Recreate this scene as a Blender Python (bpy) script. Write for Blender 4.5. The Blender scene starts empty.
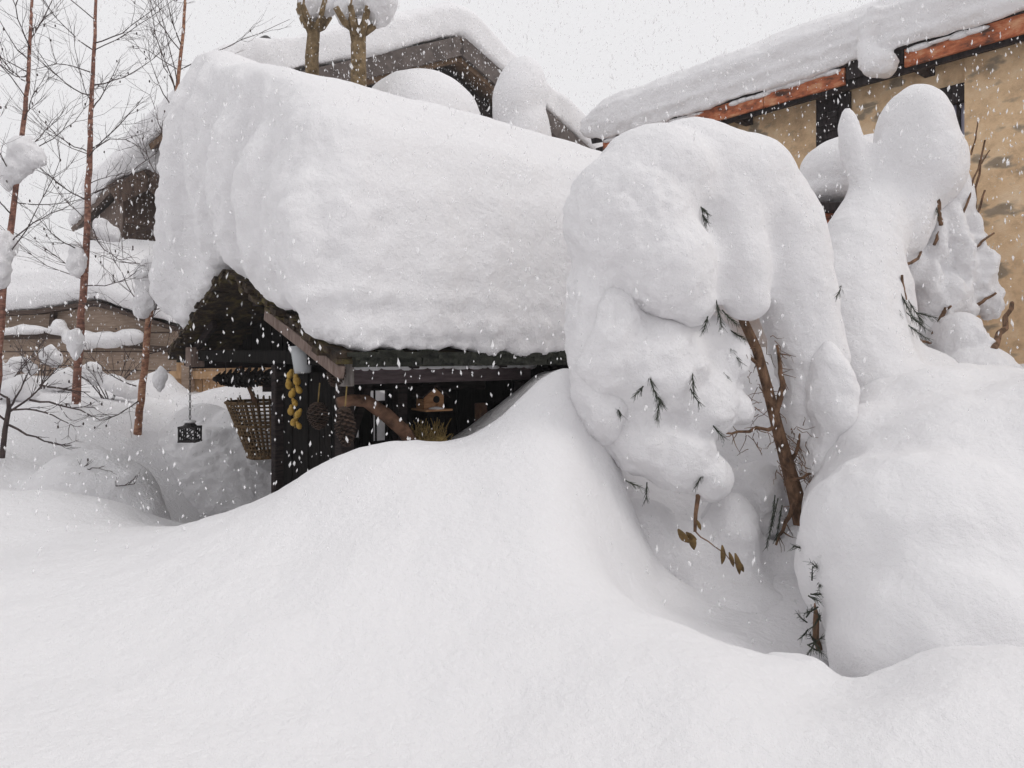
import bpy, math, random
import numpy as np
from mathutils import Vector, Matrix, Quaternion

random.seed(7)
rng = np.random.default_rng(7)
S = bpy.context.scene
COL = S.collection

# ------------------------------------------------------------------ camera, sky, sun, exposure
H = 2.0            # eye height above the summer ground
F = 740.0          # focal length in pixels
HY = 355.0         # image row of the horizon
cd = bpy.data.cameras.new("camera")
cam = bpy.data.objects.new("camera", cd)
COL.objects.link(cam)
cam.location = (0, 0, H)
cam.rotation_euler = (math.radians(90), 0, 0)
cd.sensor_width = 36.0
cd.lens = 36.0 * F / 1024.0
cd.shift_y = (HY - 384.0) / 1024.0
cd.clip_start = 0.05
cd.clip_end = 600
S.camera = cam

SUN_EL, SUN_AZ = 48.0, 108.0     # azimuth clockwise from +Y: behind the camera, to the right
world = bpy.data.worlds.new("World")
S.world = world
world.use_nodes = True
nt = world.node_tree
nt.nodes.clear()
wo = nt.nodes.new("ShaderNodeOutputWorld")
bg = nt.nodes.new("ShaderNodeBackground")
sky = nt.nodes.new("ShaderNodeTexSky")
sky.sky_type = 'NISHITA'
sky.sun_disc = False
sky.sun_elevation = math.radians(SUN_EL)
sky.sun_rotation = math.radians(SUN_AZ)
sky.dust_density = 6.0
sky.air_density = 1.0
# an overcast sky: nearly all colour gone, and the light evened out by cloud
hs = nt.nodes.new("ShaderNodeHueSaturation")
hs.inputs['Saturation'].default_value = 0.06
mx = nt.nodes.new("ShaderNodeMixRGB")
mx.inputs[0].default_value = 0.9
mx.inputs[2].default_value = (9.5, 9.42, 9.6, 1)
nt.links.new(sky.outputs[0], hs.inputs['Color'])
nt.links.new(hs.outputs[0], mx.inputs[1])
nt.links.new(mx.outputs[0], bg.inputs[0])
bg.inputs[1].default_value = 0.1
nt.links.new(bg.outputs[0], wo.inputs[0])

sd = bpy.data.lights.new("sun", 'SUN')
sun = bpy.data.objects.new("sun", sd)
COL.objects.link(sun)
sd.energy = 0.85
sd.angle = math.radians(24)
sd.color = (1.0, 0.97, 0.94)
_el, _az = math.radians(SUN_EL), math.radians(SUN_AZ)
_d = Vector((math.sin(_az) * math.cos(_el), math.cos(_az) * math.cos(_el), math.sin(_el)))
sun.rotation_euler = (-_d).to_track_quat('-Z', 'Y').to_euler()
sun.location = (3, -4, 12)

S.view_settings.view_transform = 'Standard'
S.view_settings.look = 'None'
S.view_settings.exposure = -0.02
S.view_settings.gamma = 1.0
S.cycles.max_bounces = 10
S.cycles.diffuse_bounces = 5
S.cycles.use_denoising = True

# ------------------------------------------------------------------ helpers
def at(x, y, Y):
    """the point seen at image position x, y at distance Y"""
    return Vector(((x - 512.0) / F * Y, Y, H + (HY - y) / F * Y))

def tag(o, label=None, cat=None, group=None, kind=None):
    if label: o["label"] = label
    if cat: o["category"] = cat
    if group: o["group"] = group
    if kind: o["kind"] = kind
    return o

def empty(name, loc, label, cat, group=None):
    o = bpy.data.objects.new(name, None)
    o.empty_display_size = 0.1
    COL.objects.link(o)
    o.location = loc
    return tag(o, label, cat, group)

def world_loc(o):
    v = Vector((0, 0, 0))
    while o is not None:
        v += Vector(o.location)
        o = o.parent
    return v

def frame(d):
    d = Vector(d).normalized()
    a = Vector((0, 0, 1)) if abs(d.z) < 0.9 else Vector((1, 0, 0))
    x = d.cross(a).normalized()
    y = d.cross(x).normalized()
    return x, y, d

class MB:
    def __init__(self):
        self.v, self.f = [], []
    def add(self, vs, fs):
        b = len(self.v)
        self.v += [tuple(p) for p in vs]
        self.f += [tuple(i + b for i in q) for q in fs]
        return self
    def obox(self, c, ax, ay, az):
        """box from centre and three half-axis vectors"""
        c, ax, ay, az = Vector(c), Vector(ax), Vector(ay), Vector(az)
        vs = [c + sx * ax + sy * ay + sz * az for sz in (-1, 1) for sy in (-1, 1) for sx in (-1, 1)]
        return self.add(vs, [(0, 2, 3, 1), (4, 5, 7, 6), (0, 1, 5, 4), (2, 6, 7, 3), (0, 4, 6, 2), (1, 3, 7, 5)])
    def box(self, lo, hi):
        lo, hi = Vector(lo), Vector(hi)
        e = (hi - lo) / 2
        return self.obox((lo + hi) / 2, (e.x, 0, 0), (0, e.y, 0), (0, 0, e.z))
    def bar(self, p, q, w, h, up=(0, 0, 1)):
        p, q = Vector(p), Vector(q)
        d = (q - p)
        x = d.cross(Vector(up)).normalized()
        y = x.cross(d).normalized()
        return self.obox((p + q) / 2, d / 2, x * w / 2, y * h / 2)
    def tube(self, pts, radii, n=6, cap=True):
        pts = [Vector(p) for p in pts]
        if not hasattr(radii, '__len__'): radii = [radii] * len(pts)
        vs, fs = [], []
        X = None
        for i, p in enumerate(pts):
            d = pts[min(i + 1, len(pts) - 1)] - pts[max(i - 1, 0)]
            if d.length < 1e-9: d = Vector((0, 0, 1))
            d.normalize()
            if X is None: X, _, _ = frame(d)
            X = (X - d * X.dot(d))
            if X.length < 1e-6: X, _, _ = frame(d)
            X.normalize()
            Yv = d.cross(X)
            for k in range(n):
                a = 2 * math.pi * k / n
                vs.append(p + radii[i] * (math.cos(a) * X + math.sin(a) * Yv))
        for i in range(len(pts) - 1):
            for k in range(n):
                k2 = (k + 1) % n
                fs.append((i * n + k, i * n + k2, (i + 1) * n + k2, (i + 1) * n + k))
        if cap:
            fs.append(tuple(range(n - 1, -1, -1)))
            fs.append(tuple((len(pts) - 1) * n + k for k in range(n)))
        return self.add(vs, fs)
    def ell(self, c, r, R=None, n=16, m=10):
        c = Vector(c)
        vs, fs = [], []
        for i in range(m + 1):
            th = math.pi * i / m
            for k in range(n):
                a = 2 * math.pi * k / n
                p = Vector((r[0] * math.sin(th) * math.cos(a), r[1] * math.sin(th) * math.sin(a), r[2] * math.cos(th)))
                if R is not None: p = R @ p
                vs.append(c + p)
        for i in range(m):
            for k in range(n):
                k2 = (k + 1) % n
                fs.append((i * n + k, (i + 1) * n + k, (i + 1) * n + k2, i * n + k2))
        return self.add(vs, fs)
    def loft(self, rings):
        n = len(rings[0])
        vs = [p for r in rings for p in r]
        fs = []
        for i in range(len(rings) - 1):
            for k in range(n):
                k2 = (k + 1) % n
                fs.append((i * n + k, i * n + k2, (i + 1) * n + k2, (i + 1) * n + k))
        fs.append(tuple(range(n - 1, -1, -1)))
        fs.append(tuple((len(rings) - 1) * n + k for k in range(n)))
        return self.add(vs, fs)
    def mesh(self, name, off=(0, 0, 0)):
        off = Vector(off)
        me = bpy.data.meshes.new(name)
        me.from_pydata([tuple(Vector(p) - off) for p in self.v], [], self.f)
        me.update()
        return me
    def build(self, name, mat, parent=None, loc=None, smooth=False, bevel=0):
        """links the collected shapes as ONE mesh object"""
        base = world_loc(parent) if parent is not None else Vector((0, 0, 0))
        o_loc = Vector(loc) if loc is not None else base
        me = self.mesh(name, o_loc)
        me.materials.append(mat)
        if smooth:
            me.polygons.foreach_set('use_smooth', [True] * len(me.polygons))
        o = bpy.data.objects.new(name, me)
        COL.objects.link(o)
        if parent is not None:
            o.parent = parent
            o.location = o_loc - base
        else:
            o.location = o_loc
        if bevel:
            b = o.modifiers.new("bevel", 'BEVEL'); b.width = bevel; b.segments = 2; b.limit_method = 'ANGLE'
        return o

# vectorised gradient noise
_perm = rng.permutation(1024)
_grad = rng.normal(size=(1024, 3)); _grad /= np.linalg.norm(_grad, axis=1)[:, None]
def pn(P):
    P = np.asarray(P, dtype=np.float64)
    I = np.floor(P).astype(np.int64); Fr = P - I
    U = Fr * Fr * Fr * (Fr * (Fr * 6 - 15) + 10)
    out = 0
    for dx in (0, 1):
        for dy in (0, 1):
            for dz in (0, 1):
                h = _perm[(I[:, 0] + dx) & 1023]
                h = _perm[(h + I[:, 1] + dy) & 1023]
                h = _perm[(h + I[:, 2] + dz) & 1023]
                g = _grad[h]
                d = g[:, 0] * (Fr[:, 0] - dx) + g[:, 1] * (Fr[:, 1] - dy) + g[:, 2] * (Fr[:, 2] - dz)
                w = (U[:, 0] if dx else 1 - U[:, 0]) * (U[:, 1] if dy else 1 - U[:, 1]) * (U[:, 2] if dz else 1 - U[:, 2])
                out = out + w * d
    return out * 1.6

def snow_mesh(mb, voxel, smooth=12, close=0.0, noise=((1.5, .05), (6, .02), (16, .006)), post=None, stretch=(1, 1, 1)):
    """union of the collected closed shapes, rounded off and roughened: one snow surface in world coordinates"""
    me = mb.mesh("snow_source")
    tmp = bpy.data.objects.new("snow_source", me)
    COL.objects.link(tmp)
    r = tmp.modifiers.new("r", 'REMESH'); r.mode = 'VOXEL'; r.voxel_size = voxel; r.use_smooth_shade = True
    if close:      # fill the creases between neighbouring lobes, as settling snow does
        for sg in (1, -1):
            s = tmp.modifiers.new("s", 'SMOOTH'); s.factor = 0.5; s.iterations = 3
            dsp = tmp.modifiers.new("d", 'DISPLACE'); dsp.strength = sg * close; dsp.mid_level = 0.0
            r = tmp.modifiers.new("r", 'REMESH'); r.mode = 'VOXEL'; r.voxel_size = voxel; r.use_smooth_shade = True
    if smooth:
        s = tmp.modifiers.new("s", 'SMOOTH'); s.factor = 0.5; s.iterations = smooth
    dg = bpy.context.evaluated_depsgraph_get()
    out = bpy.data.meshes.new_from_object(tmp.evaluated_get(dg))
    bpy.data.objects.remove(tmp)
    bpy.data.meshes.remove(me)
    n = len(out.vertices)
    P = np.empty(n * 3); out.vertices.foreach_get('co', P); P = P.reshape(-1, 3)
    N = np.empty(n * 3); out.vertices.foreach_get('normal', N); N = N.reshape(-1, 3)
    d = np.zeros(n)
    st = np.array(stretch)
    for sc, amp in noise:
        d += amp * pn(P * st * sc + 17.3 * sc)
    if post is not None:
        d = post(P, N, d)
    P = P + N * d[:, None]
    out.vertices.foreach_set('co', P.ravel())
    out.update()
    return out

def snow_obj(name, mb, voxel, parent=None, loc=None, mat=None, **kw):
    me = snow_mesh(mb, voxel, **kw)
    me.name = name
    me.materials.clear(); me.materials.append(mat or M['snow'])
    me.polygons.foreach_set('use_smooth', [True] * len(me.polygons))
    base = world_loc(parent) if parent is not None else Vector((0, 0, 0))
    o_loc = Vector(loc) if loc is not None else base
    me.transform(Matrix.Translation(-o_loc))
    o = bpy.data.objects.new(name, me)
    COL.objects.link(o)
    if parent is not None:
        o.parent = parent; o.location = o_loc - base
    else:
        o.location = o_loc
    return o

# ------------------------------------------------------------------ materials
M = {}
def new_mat(name):
    m = bpy.data.materials.new(name); m.use_nodes = True
    t = m.node_tree
    b = t.nodes["Principled BSDF"]
    return m, t, b

def noise_mat(name, c1, c2, scale=8, rough=0.8, bump=0.3, dist=0.01, stretch=(1, 1, 1), detail=6, c3=None, spec=0.3, lo=.35, hi=.65):
    m, t, b = new_mat(name)
    tc = t.nodes.new("ShaderNodeTexCoord")
    mp = t.nodes.new("ShaderNodeMapping"); mp.inputs['Scale'].default_value = stretch
    n = t.nodes.new("ShaderNodeTexNoise"); n.inputs['Scale'].default_value = scale; n.inputs['Detail'].default_value = detail
    n.inputs['Roughness'].default_value = 0.65
    r = t.nodes.new("ShaderNodeValToRGB")
    r.color_ramp.elements[0].position = lo; r.color_ramp.elements[0].color = (*c1, 1)
    r.color_ramp.elements[1].position = hi; r.color_ramp.elements[1].color = (*c2, 1)
    if c3:
        e = r.color_ramp.elements.new((lo + hi) / 2); e.color = (*c3, 1)
    bp = t.nodes.new("ShaderNodeBump"); bp.inputs['Strength'].default_value = bump; bp.inputs['Distance'].default_value = dist
    L = t.links.new
    L(tc.outputs['Object'], mp.inputs[0]); L(mp.outputs[0], n.inputs['Vector'])
    L(n.outputs['Fac'], r.inputs[0]); L(r.outputs[0], b.inputs['Base Color'])
    L(n.outputs['Fac'], bp.inputs['Height']); L(bp.outputs[0], b.inputs['Normal'])
    b.inputs['Roughness'].default_value = rough
    b.inputs['Specular IOR Level'].default_value = spec
    M[name] = m
    return m

def snow_mat(name, scale, strength, dist):
    m, t, b = new_mat(name)
    L = t.links.new
    tc = t.nodes.new("ShaderNodeTexCoord")
    n1 = t.nodes.new("ShaderNodeTexNoise"); n1.inputs['Scale'].default_value = scale; n1.inputs['Detail'].default_value = 5
    n1.inputs['Roughness'].default_value = 0.62
    n2 = t.nodes.new("ShaderNodeTexNoise"); n2.inputs['Scale'].default_value = scale * 9; n2.inputs['Detail'].default_value = 3
    ad = t.nodes.new("ShaderNodeMath"); ad.operation = 'MULTIPLY_ADD'; ad.inputs[1].default_value = 0.25
    bp = t.nodes.new("ShaderNodeBump"); bp.inputs['Strength'].default_value = strength; bp.inputs['Distance'].default_value = dist
    L(tc.outputs['Object'], n1.inputs['Vector']); L(tc.outputs['Object'], n2.inputs['Vector'])
    L(n2.outputs['Fac'], ad.inputs[0]); L(n1.outputs['Fac'], ad.inputs[2])
    L(ad.outputs[0], bp.inputs['Height']); L(bp.outputs[0], b.inputs['Normal'])
    b.inputs['Base Color'].default_value = (0.832, 0.822, 0.834, 1)
    b.inputs['Roughness'].default_value = 0.7
    b.inputs['Specular IOR Level'].default_value = 0.15
    b.inputs['Subsurface Weight'].default_value = 0.3; b.inputs['Subsurface Scale'].default_value = 0.03
    b.inputs['Subsurface Radius'].default_value = (1, 1, 1)
    M[name] = m
    return m

snow_mat('snow', 24, 0.7, 0.03)
snow_mat('ground_snow', 30, 0.65, 0.026)
noise_mat('dark_wood', (.012, .010, .011), (.04, .03, .028), 9, .8, .4, .01, (1, 1, 6), spec=.08)
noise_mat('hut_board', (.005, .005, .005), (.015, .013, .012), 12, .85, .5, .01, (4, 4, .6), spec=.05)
noise_mat('moss_roof', (.014, .011, .008), (.10, .08, .03), 10, .95, .8, .03, c3=(.045, .03, .02))
noise_mat('moss_black', (.010, .011, .009), (.04, .042, .032), 18, .95, .8, .03)
noise_mat('purple_beam', (.075, .055, .058), (.15, .115, .12), 7, .8, .3, .006, (1, 1, 7))
noise_mat('weathered_beam', (.11, .075, .06), (.24, .18, .155), 8, .8, .3, .006, (5, 5, 1))
noise_mat('grey_wood', (.14, .125, .115), (.32, .29, .27), 8, .8, .3, .006, (6, 6, 1))
noise_mat('pale_timber', (.42, .25, .13), (.62, .42, .25), 6, .75, .2, .005, (6, 6, .8))
noise_mat('shed_wood', (.27, .195, .145), (.43, .33, .26), 5, .8, .3, .006, (1, 1, 8))
noise_mat('shed_dark', (.045, .03, .024), (.10, .07, .055), 5, .8, .3, .006, (1, 1, 8))
noise_mat('chalet_wood', (.075, .048, .038), (.17, .115, .085), 4, .8, .3, .01, (6, 6, 1))
noise_mat('barn_wood', (.022, .017, .017), (.065, .05, .048), 3, .85, .3, .01, (8, 8, .6))
noise_mat('barn_trim', (.07, .055, .05), (.14, .115, .105), 5, .8, .2, .01)
noise_mat('barn_soffit', (.13, .08, .045), (.22, .14, .085), 5, .8, .2, .01)
noise_mat('red_board', (.07, .04, .032), (.56, .30, .17), 5, .85, .6, .012, (1, 1, 2.2), c3=(.42, .13, .06), lo=.36, hi=.66)
noise_mat('house_dark', (.018, .014, .014), (.05, .04, .042), 8, .8, .3, .006, (6, 6, 1))
noise_mat('birch_bark', (.09, .045, .036), (.36, .2, .145), 18, .6, .4, .006, (1, 1, 2), c3=(.21, .095, .066))
noise_mat('birch_bark_low', (.11, .055, .036), (.44, .27, .17), 18, .6, .4, .006, (1, 1, 2), c3=(.27, .125, .075))
noise_mat('twig', (.035, .026, .026), (.085, .06, .055), 20, .8, .2, .004)
noise_mat('conifer_bark', (.06, .035, .022), (.24, .14, .085), 28, .9, .8, .012, (1, 1, .5))
noise_mat('pollard_bark', (.09, .06, .03), (.28, .2, .11), 14, .9, .8, .03)
noise_mat('needles', (.02, .03, .02), (.06, .065, .045), 10, .7, 0, .01)
noise_mat('dry_leaf', (.075, .045, .015), (.2, .125, .045), 20, .7, .2, .004)
noise_mat('iron', (.012, .011, .012), (.035, .03, .03), 30, .55, .3, .003)
noise_mat('wicker', (.06, .036, .018), (.17, .11, .055), 30, .8, .5, .006)
noise_mat('cone_brown', (.022, .014, .011), (.08, .05, .036), 25, .8, .4, .004)
noise_mat('cone_dark', (.008, .008, .008), (.035, .03, .026), 25, .8, .4, .004)
noise_mat('yellow_fruit', (.25, .14, .02), (.5, .32, .07), 12, .6, .2, .004)
noise_mat('birdhouse_wood', (.26, .12, .055), (.46, .26, .13), 10, .7, .2, .004, (1, 1, 5))
noise_mat('log_bark', (.07, .038, .024), (.22, .12, .075), 12, .85, .6, .015, (1, 1, 1))
noise_mat('straw', (.12, .085, .03), (.34, .24, .09), 18, .9, .6, .02)
noise_mat('hole_shade', (.006, .005, .005), (.01, .01, .01), 5, .9, 0, .01)

def stone_mat():
    """plastered rubble wall: ochre lime plaster, grey stones showing through in places"""
    m, t, b = new_mat('stone_wall')
    L = t.links.new
    tc = t.nodes.new("ShaderNodeTexCoord")
    mp = t.nodes.new("ShaderNodeMapping"); mp.inputs['Scale'].default_value = (1.0, 1.0, 1.9)
    wn = t.nodes.new("ShaderNodeTexNoise"); wn.inputs['Scale'].default_value = 3.5; wn.inputs['Detail'].default_value = 4
    wa = t.nodes.new("ShaderNodeMixRGB"); wa.blend_type = 'ADD'; wa.inputs[0].default_value = 0.6
    vo = t.nodes.new("ShaderNodeTexVoronoi"); vo.inputs['Scale'].default_value = 3.4; vo.feature = 'F1'
    vr = t.nodes.new("ShaderNodeValToRGB")
    vr.color_ramp.elements[0].position = .22; vr.color_ramp.elements[0].color = (1, 1, 1, 1)
    vr.color_ramp.elements[1].position = .40; vr.color_ramp.elements[1].color = (0, 0, 0, 1)
    sel = t.nodes.new("ShaderNodeSeparateColor")
    gt = t.nodes.new("ShaderNodeMath"); gt.operation = 'GREATER_THAN'; gt.inputs[1].default_value = 0.25
    mu = t.nodes.new("ShaderNodeMath"); mu.operation = 'MULTIPLY'
    n2 = t.nodes.new("ShaderNodeTexNoise"); n2.inputs['Scale'].default_value = 5; n2.inputs['Detail'].default_value = 8; n2.inputs['Roughness'].default_value = .7
    r2 = t.nodes.new("ShaderNodeValToRGB")
    r2.color_ramp.elements[0].position = .3; r2.color_ramp.elements[0].color = (.50, .35, .22, 1)
    r2.color_ramp.elements[1].position = .7; r2.color_ramp.elements[1].color = (.86, .68, .48, 1)
    e = r2.color_ramp.elements.new(.5); e.color = (.77, .555, .345, 1)
    n3 = t.nodes.new("ShaderNodeTexNoise"); n3.inputs['Scale'].default_value = 16; n3.inputs['Detail'].default_value = 6
    r3 = t.nodes.new("ShaderNodeValToRGB")
    r3.color_ramp.elements[0].color = (.25, .195, .135, 1); r3.color_ramp.elements[1].color = (.46, .38, .29, 1)
    mix = t.nodes.new("ShaderNodeMixRGB")
    bp = t.nodes.new("ShaderNodeBump"); bp.inputs['Strength'].default_value = .6; bp.inputs['Distance'].default_value = .03
    L(tc.outputs['Object'], mp.inputs[0])
    L(mp.outputs[0], wn.inputs['Vector']); L(mp.outputs[0], wa.inputs[1]); L(wn.outputs['Color'], wa.inputs[2])
    L(wa.outputs[0], vo.inputs['Vector']); L(vo.outputs['Distance'], vr.inputs[0])
    L(vo.outputs['Color'], sel.inputs[0]); L(sel.outputs[0], gt.inputs[0])
    L(vr.outputs[0], mu.inputs[0]); L(gt.outputs[0], mu.inputs[1])
    L(tc.outputs['Object'], n2.inputs['Vector']); L(n2.outputs['Fac'], r2.inputs[0])
    L(tc.outputs['Object'], n3.inputs['Vector']); L(n3.outputs['Fac'], r3.inputs[0])
    L(mu.outputs[0], mix.inputs[0]); L(r2.outputs[0], mix.inputs[1]); L(r3.outputs[0], mix.inputs[2])
    L(mix.outputs[0], b.inputs['Base Color'])
    L(n2.outputs['Fac'], bp.inputs['Height']); L(bp.outputs[0], b.inputs['Normal'])
    b.inputs['Roughness'].default_value = .9; b.inputs['Specular IOR Level'].default_value = .2
    M['stone_wall'] = m
stone_mat()

m, t, b = new_mat('window_glass')
b.inputs['Base Color'].default_value = (.42, .42, .55, 1); b.inputs['Roughness'].default_value = .12  # lavender base colour stands in for the sky reflected in the pane
M['window_glass'] = m
m, t, b = new_mat('clear_plastic')
b.inputs['Base Color'].default_value = (.8, .82, .84, 1); b.inputs['Roughness'].default_value = .15
b.inputs['Transmission Weight'].default_value = .55; b.inputs['IOR'].default_value = 1.2
M['clear_plastic'] = m
m, t, b = new_mat('flake')
b.inputs['Base Color'].default_value = (.97, .97, .975, 1); b.inputs['Roughness'].default_value = .9; b.inputs['Specular IOR Level'].default_value = .1
tr_ = t.nodes.new("ShaderNodeBsdfTransparent"); ms_ = t.nodes.new("ShaderNodeMixShader"); ms_.inputs[0].default_value = .45
t.links.new(b.outputs[0], ms_.inputs[1]); t.links.new(tr_.outputs[0], ms_.inputs[2])
t.links.new(ms_.outputs[0], t.nodes['Material Output'].inputs['Surface'])
M['flake'] = m

# ------------------------------------------------------------------ the snow-covered ground
pts = []
def gp(x, y, Y): p = at(x, y, Y); pts.append((p.x, p.y, p.z))
def gw(X, Y, dz): pts.append((X, Y, H + dz))
for q in [(0, 768, 1.75), (256, 768, 1.8), (512, 768, 1.8), (768, 768, 1.75), (1024, 768, 1.65),
          (0, 690, 2.15), (0, 625, 2.6), (20, 578, 3.0), (256, 690, 2.15), (200, 610, 2.65), (130, 548, 3.35), (200, 524, 3.5),
          (270, 503, 3.55), (330, 459, 3.65), (400, 441, 3.65), (470, 444, 3.65), (500, 428, 3.68), (530, 404, 3.72), (566, 370, 3.85),
          (300, 560, 2.95), (300, 640, 2.4), (400, 520, 3.05), (400, 600, 2.6), (480, 500, 3.15), (480, 600, 2.6), (480, 690, 2.15),
          (540, 450, 3.4), (545, 520, 3.0),
          # the lip of the hollow
          (588, 380, 3.92), (604, 430, 3.78), (604, 485, 3.6), (574, 450, 3.5), (574, 500, 3.2), (578, 540, 3.0), (592, 580, 2.8), (640, 612, 2.65), (700, 634, 2.5), (745, 648, 2.42), (600, 680, 2.15), (700, 700, 2.0),
          (795, 652, 2.38), (845, 686, 2.2), (800, 720, 1.95), (862, 700, 2.08), (945, 646, 2.15), (1024, 643, 2.15), (940, 700, 1.85), (1100, 640, 2.1),
          # the hollow round the conifer
          (628, 600, 3.15), (655, 590, 3.55), (650, 550, 3.95), (642, 510, 4.25), (700, 625, 3.3), (700, 590, 3.75), (700, 555, 4.15), (705, 505, 4.5),
          (760, 645, 3.1), (770, 575, 3.85), (805, 690, 2.8), (800, 540, 4.2), (846, 730, 2.6), (838, 700, 2.9), (560, 390, 4.5),
          # beyond the crest, beside and beyond the hut
          (545, 371, 5.15), (600, 385, 5.2), (700, 350, 5.3), (800, 345, 5.3), (700, 440, 4.75), (800, 430, 4.75),
          # the right
          (870, 400, 4.7), (960, 383, 4.7), (1024, 370, 4.7), (1100, 365, 4.7), (1000, 372, 5.6), (900, 380, 6.0),
          # left: a soft hump in front, a dip behind it, the birches on higher ground
          (0, 548, 3.9), (95, 522, 4.2), (0, 492, 4.75), (60, 490, 4.75), (115, 503, 4.7), (150, 522, 4.6), (0, 515, 5.5), (75, 518, 5.5), (140, 530, 5.4),
          (137, 438, 7.1), (75, 400, 7.6), (0, 410, 7.6), (195, 532, 4.8), (250, 522, 4.7), (200, 532, 5.8), (260, 528, 5.8), (215, 525, 6.9), (0, 372, 11), (120, 378, 11),
          (562, 374, 4.3), (545, 392, 4.6), (520, 425, 4.3)]:
    gp(*q)
for q in [(0, .4, -1.0), (-1.5, .4, -1.0), (1.5, .4, -1.0), (0, -2, -1.2), (-6, 0, -1), (6, 0, -1), (-.75, 4.35, -.8), (-.2, 4.6, -.62),
          (-1, 6.5, -1.0), (1, 8, -.8), (0, 9.5, -.7), (3.2, 7.4, -.35), (-5, 6, -.7), (-6, 9, -.3),
          (-20, -20, -1), (20, -20, -1), (-24, 10, -.3), (24, 8, 0), (-20, 30, .2), (0, 30, .4), (22, 30, .6), (0, 14, -.3), (8, 3, -.4), (-7, 3, -.9)]:
    gw(*q)
pts = np.array(pts)
def kern(A, B, c=.1):
    d = A[:, None, :2] - B[None, :, :2]
    return np.sqrt((d ** 2).sum(-1) + c * c)
K = kern(pts, pts) - 1e-3 * np.eye(len(pts))
zm = pts[:, 2].mean()
wts = np.linalg.solve(K, pts[:, 2] - zm)
def ground_z(XY):
    XY = np.atleast_2d(np.asarray(XY, float))
    out = np.empty(len(XY))
    for i in range(0, len(XY), 20000):
        out[i:i + 20000] = kern(XY[i:i + 20000], pts) @ wts + zm
    return out
def gz(x, y): return float(ground_z([[x, y]])[0])
xs = np.concatenate([np.linspace(-90, -8, 42)[:-1], np.arange(-8, -3.6, .08), np.arange(-3.6, 3.6, .022), np.arange(3.6, 8, .08), np.linspace(8, 90, 42)])
ys = np.concatenate([np.linspace(-60, -1, 30)[:-1], np.arange(-1, .9, .1), np.arange(.9, 5.4, .022), np.arange(5.4, 12, .07), np.linspace(12, 160, 60)])
GX, GY = np.meshgrid(xs, ys)
XY = np.stack([GX.ravel(), GY.ravel()], 1)
Z = ground_z(XY)
Zg = Z.reshape(GX.shape)
dens = np.clip(1.25 - np.abs(GX) / 8, 0, 1) * np.clip((9 - GY) / 3, 0, 1) * np.clip((GY - .5) / .5, 0, 1)
for _k in range(9):        # the wind rounds the drifts off
    pz = np.pad(Zg, 1, mode='edge')
    av = (pz[:-2, 1:-1] + pz[2:, 1:-1] + pz[1:-1, :-2] + pz[1:-1, 2:]) / 4
    Zg = Zg + (av - Zg) * dens * .9
Z = Zg.ravel()
far = np.clip((np.hypot(XY[:, 0], XY[:, 1] - 4) - 18) / 20, 0, 1)
Z = Z * (1 - far) + (H + .3) * far
P3 = np.stack([XY[:, 0], XY[:, 1], np.zeros(len(XY))], 1)
near = np.clip(1.3 - np.hypot(XY[:, 0], XY[:, 1] - 4) / 12, 0, 1)
Z += near * (.03 * pn(P3 * 1.3) + .012 * pn(P3 * 4.1) + .005 * pn(P3 * 10) + .0024 * pn(P3 * 24))
V = np.stack([XY[:, 0], XY[:, 1], Z], 1)
ground_verts_z = Z
ny, nx = GX.shape
idx = np.arange(nx * ny).reshape(ny, nx)
Q = np.stack([idx[:-1, :-1], idx[:-1, 1:], idx[1:, 1:], idx[1:, :-1]], -1).reshape(-1, 4)
def np_mesh(name, V, Q):
    me = bpy.data.meshes.new(name)
    k = Q.shape[1]
    me.vertices.add(len(V)); me.vertices.foreach_set('co', V.astype(np.float32).ravel())
    me.loops.add(Q.size); me.loops.foreach_set('vertex_index', Q.astype(np.int32).ravel())
    me.polygons.add(len(Q)); me.polygons.foreach_set('loop_start', np.arange(0, Q.size, k, dtype=np.int32))
    me.update(calc_edges=True); me.validate()
    return me
me = np_mesh('snow_ground', V, Q)
me.polygons.foreach_set('use_smooth', [True] * len(me.polygons))
me.materials.append(M['ground_snow'])
g = bpy.data.objects.new('snow_ground', me); COL.objects.link(g)
tag(g, kind='structure')

# the high bank on the right, one with the ground
mb = MB()
mb.ell(at(985, 552, 3.45), (.78, .8, .73), n=32, m=20)
mb.ell(at(930, 560, 3.1), (.52, .5, .50), n=32, m=20)
mb.ell(at(1100, 520, 3.4), (.8, .9, .72), n=32, m=20)
mb.ell(at(985, 660, 2.75), (.56, .45, .42), n=32, m=20)
mb.ell(at(905, 430, 4.2), (.42, .5, .3), n=28, m=18)
mb.ell(at(985, 440, 4.0), (.7, .5, .42), n=28, m=18)
mb.ell(at(880, 470, 3.75), (.26, .4, .34), n=28, m=18)
o = snow_obj('snow_bank', mb, .03, smooth=16, close=.04, noise=((1.2, .05), (4, .022), (9, .012), (24, .004)))
o.data.materials[0] = M['ground_snow']
tag(o, kind='structure')
# lumps packed into the hollow round the conifer, and the low mounds in front
mb = MB()
mb.ell(at(690, 562, 4.0), (.24, .22, .22), n=20, m=14)
mb.ell(at(735, 540, 3.95), (.17, .2, .26), n=20, m=14)
mb.ell(at(640, 545, 4.05), (.24, .22, .24), n=20, m=14)
mb.ell(at(745, 620, 3.75), (.34, .3, .22), n=20, m=14)
mb.ell(at(800, 560, 3.95), (.12, .15, .22), n=20, m=14)
mb.ell(at(798, 703, 2.5), (.18, .24, .16), n=24, m=16)
mb.ell(at(1000, 775, 2.15), (.46, .36, .38), n=24, m=16)
mb.ell(at(660, 640, 4.2), (.42, .3, .5), n=24, m=16)
mb.ell(at(765, 590, 4.4), (.42, .3, .6), n=24, m=16)
o = snow_obj('snow_bank', mb, .025, smooth=12, close=.03, noise=((1.5, .03), (4, .022), (9, .012), (24, .004)))
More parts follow.
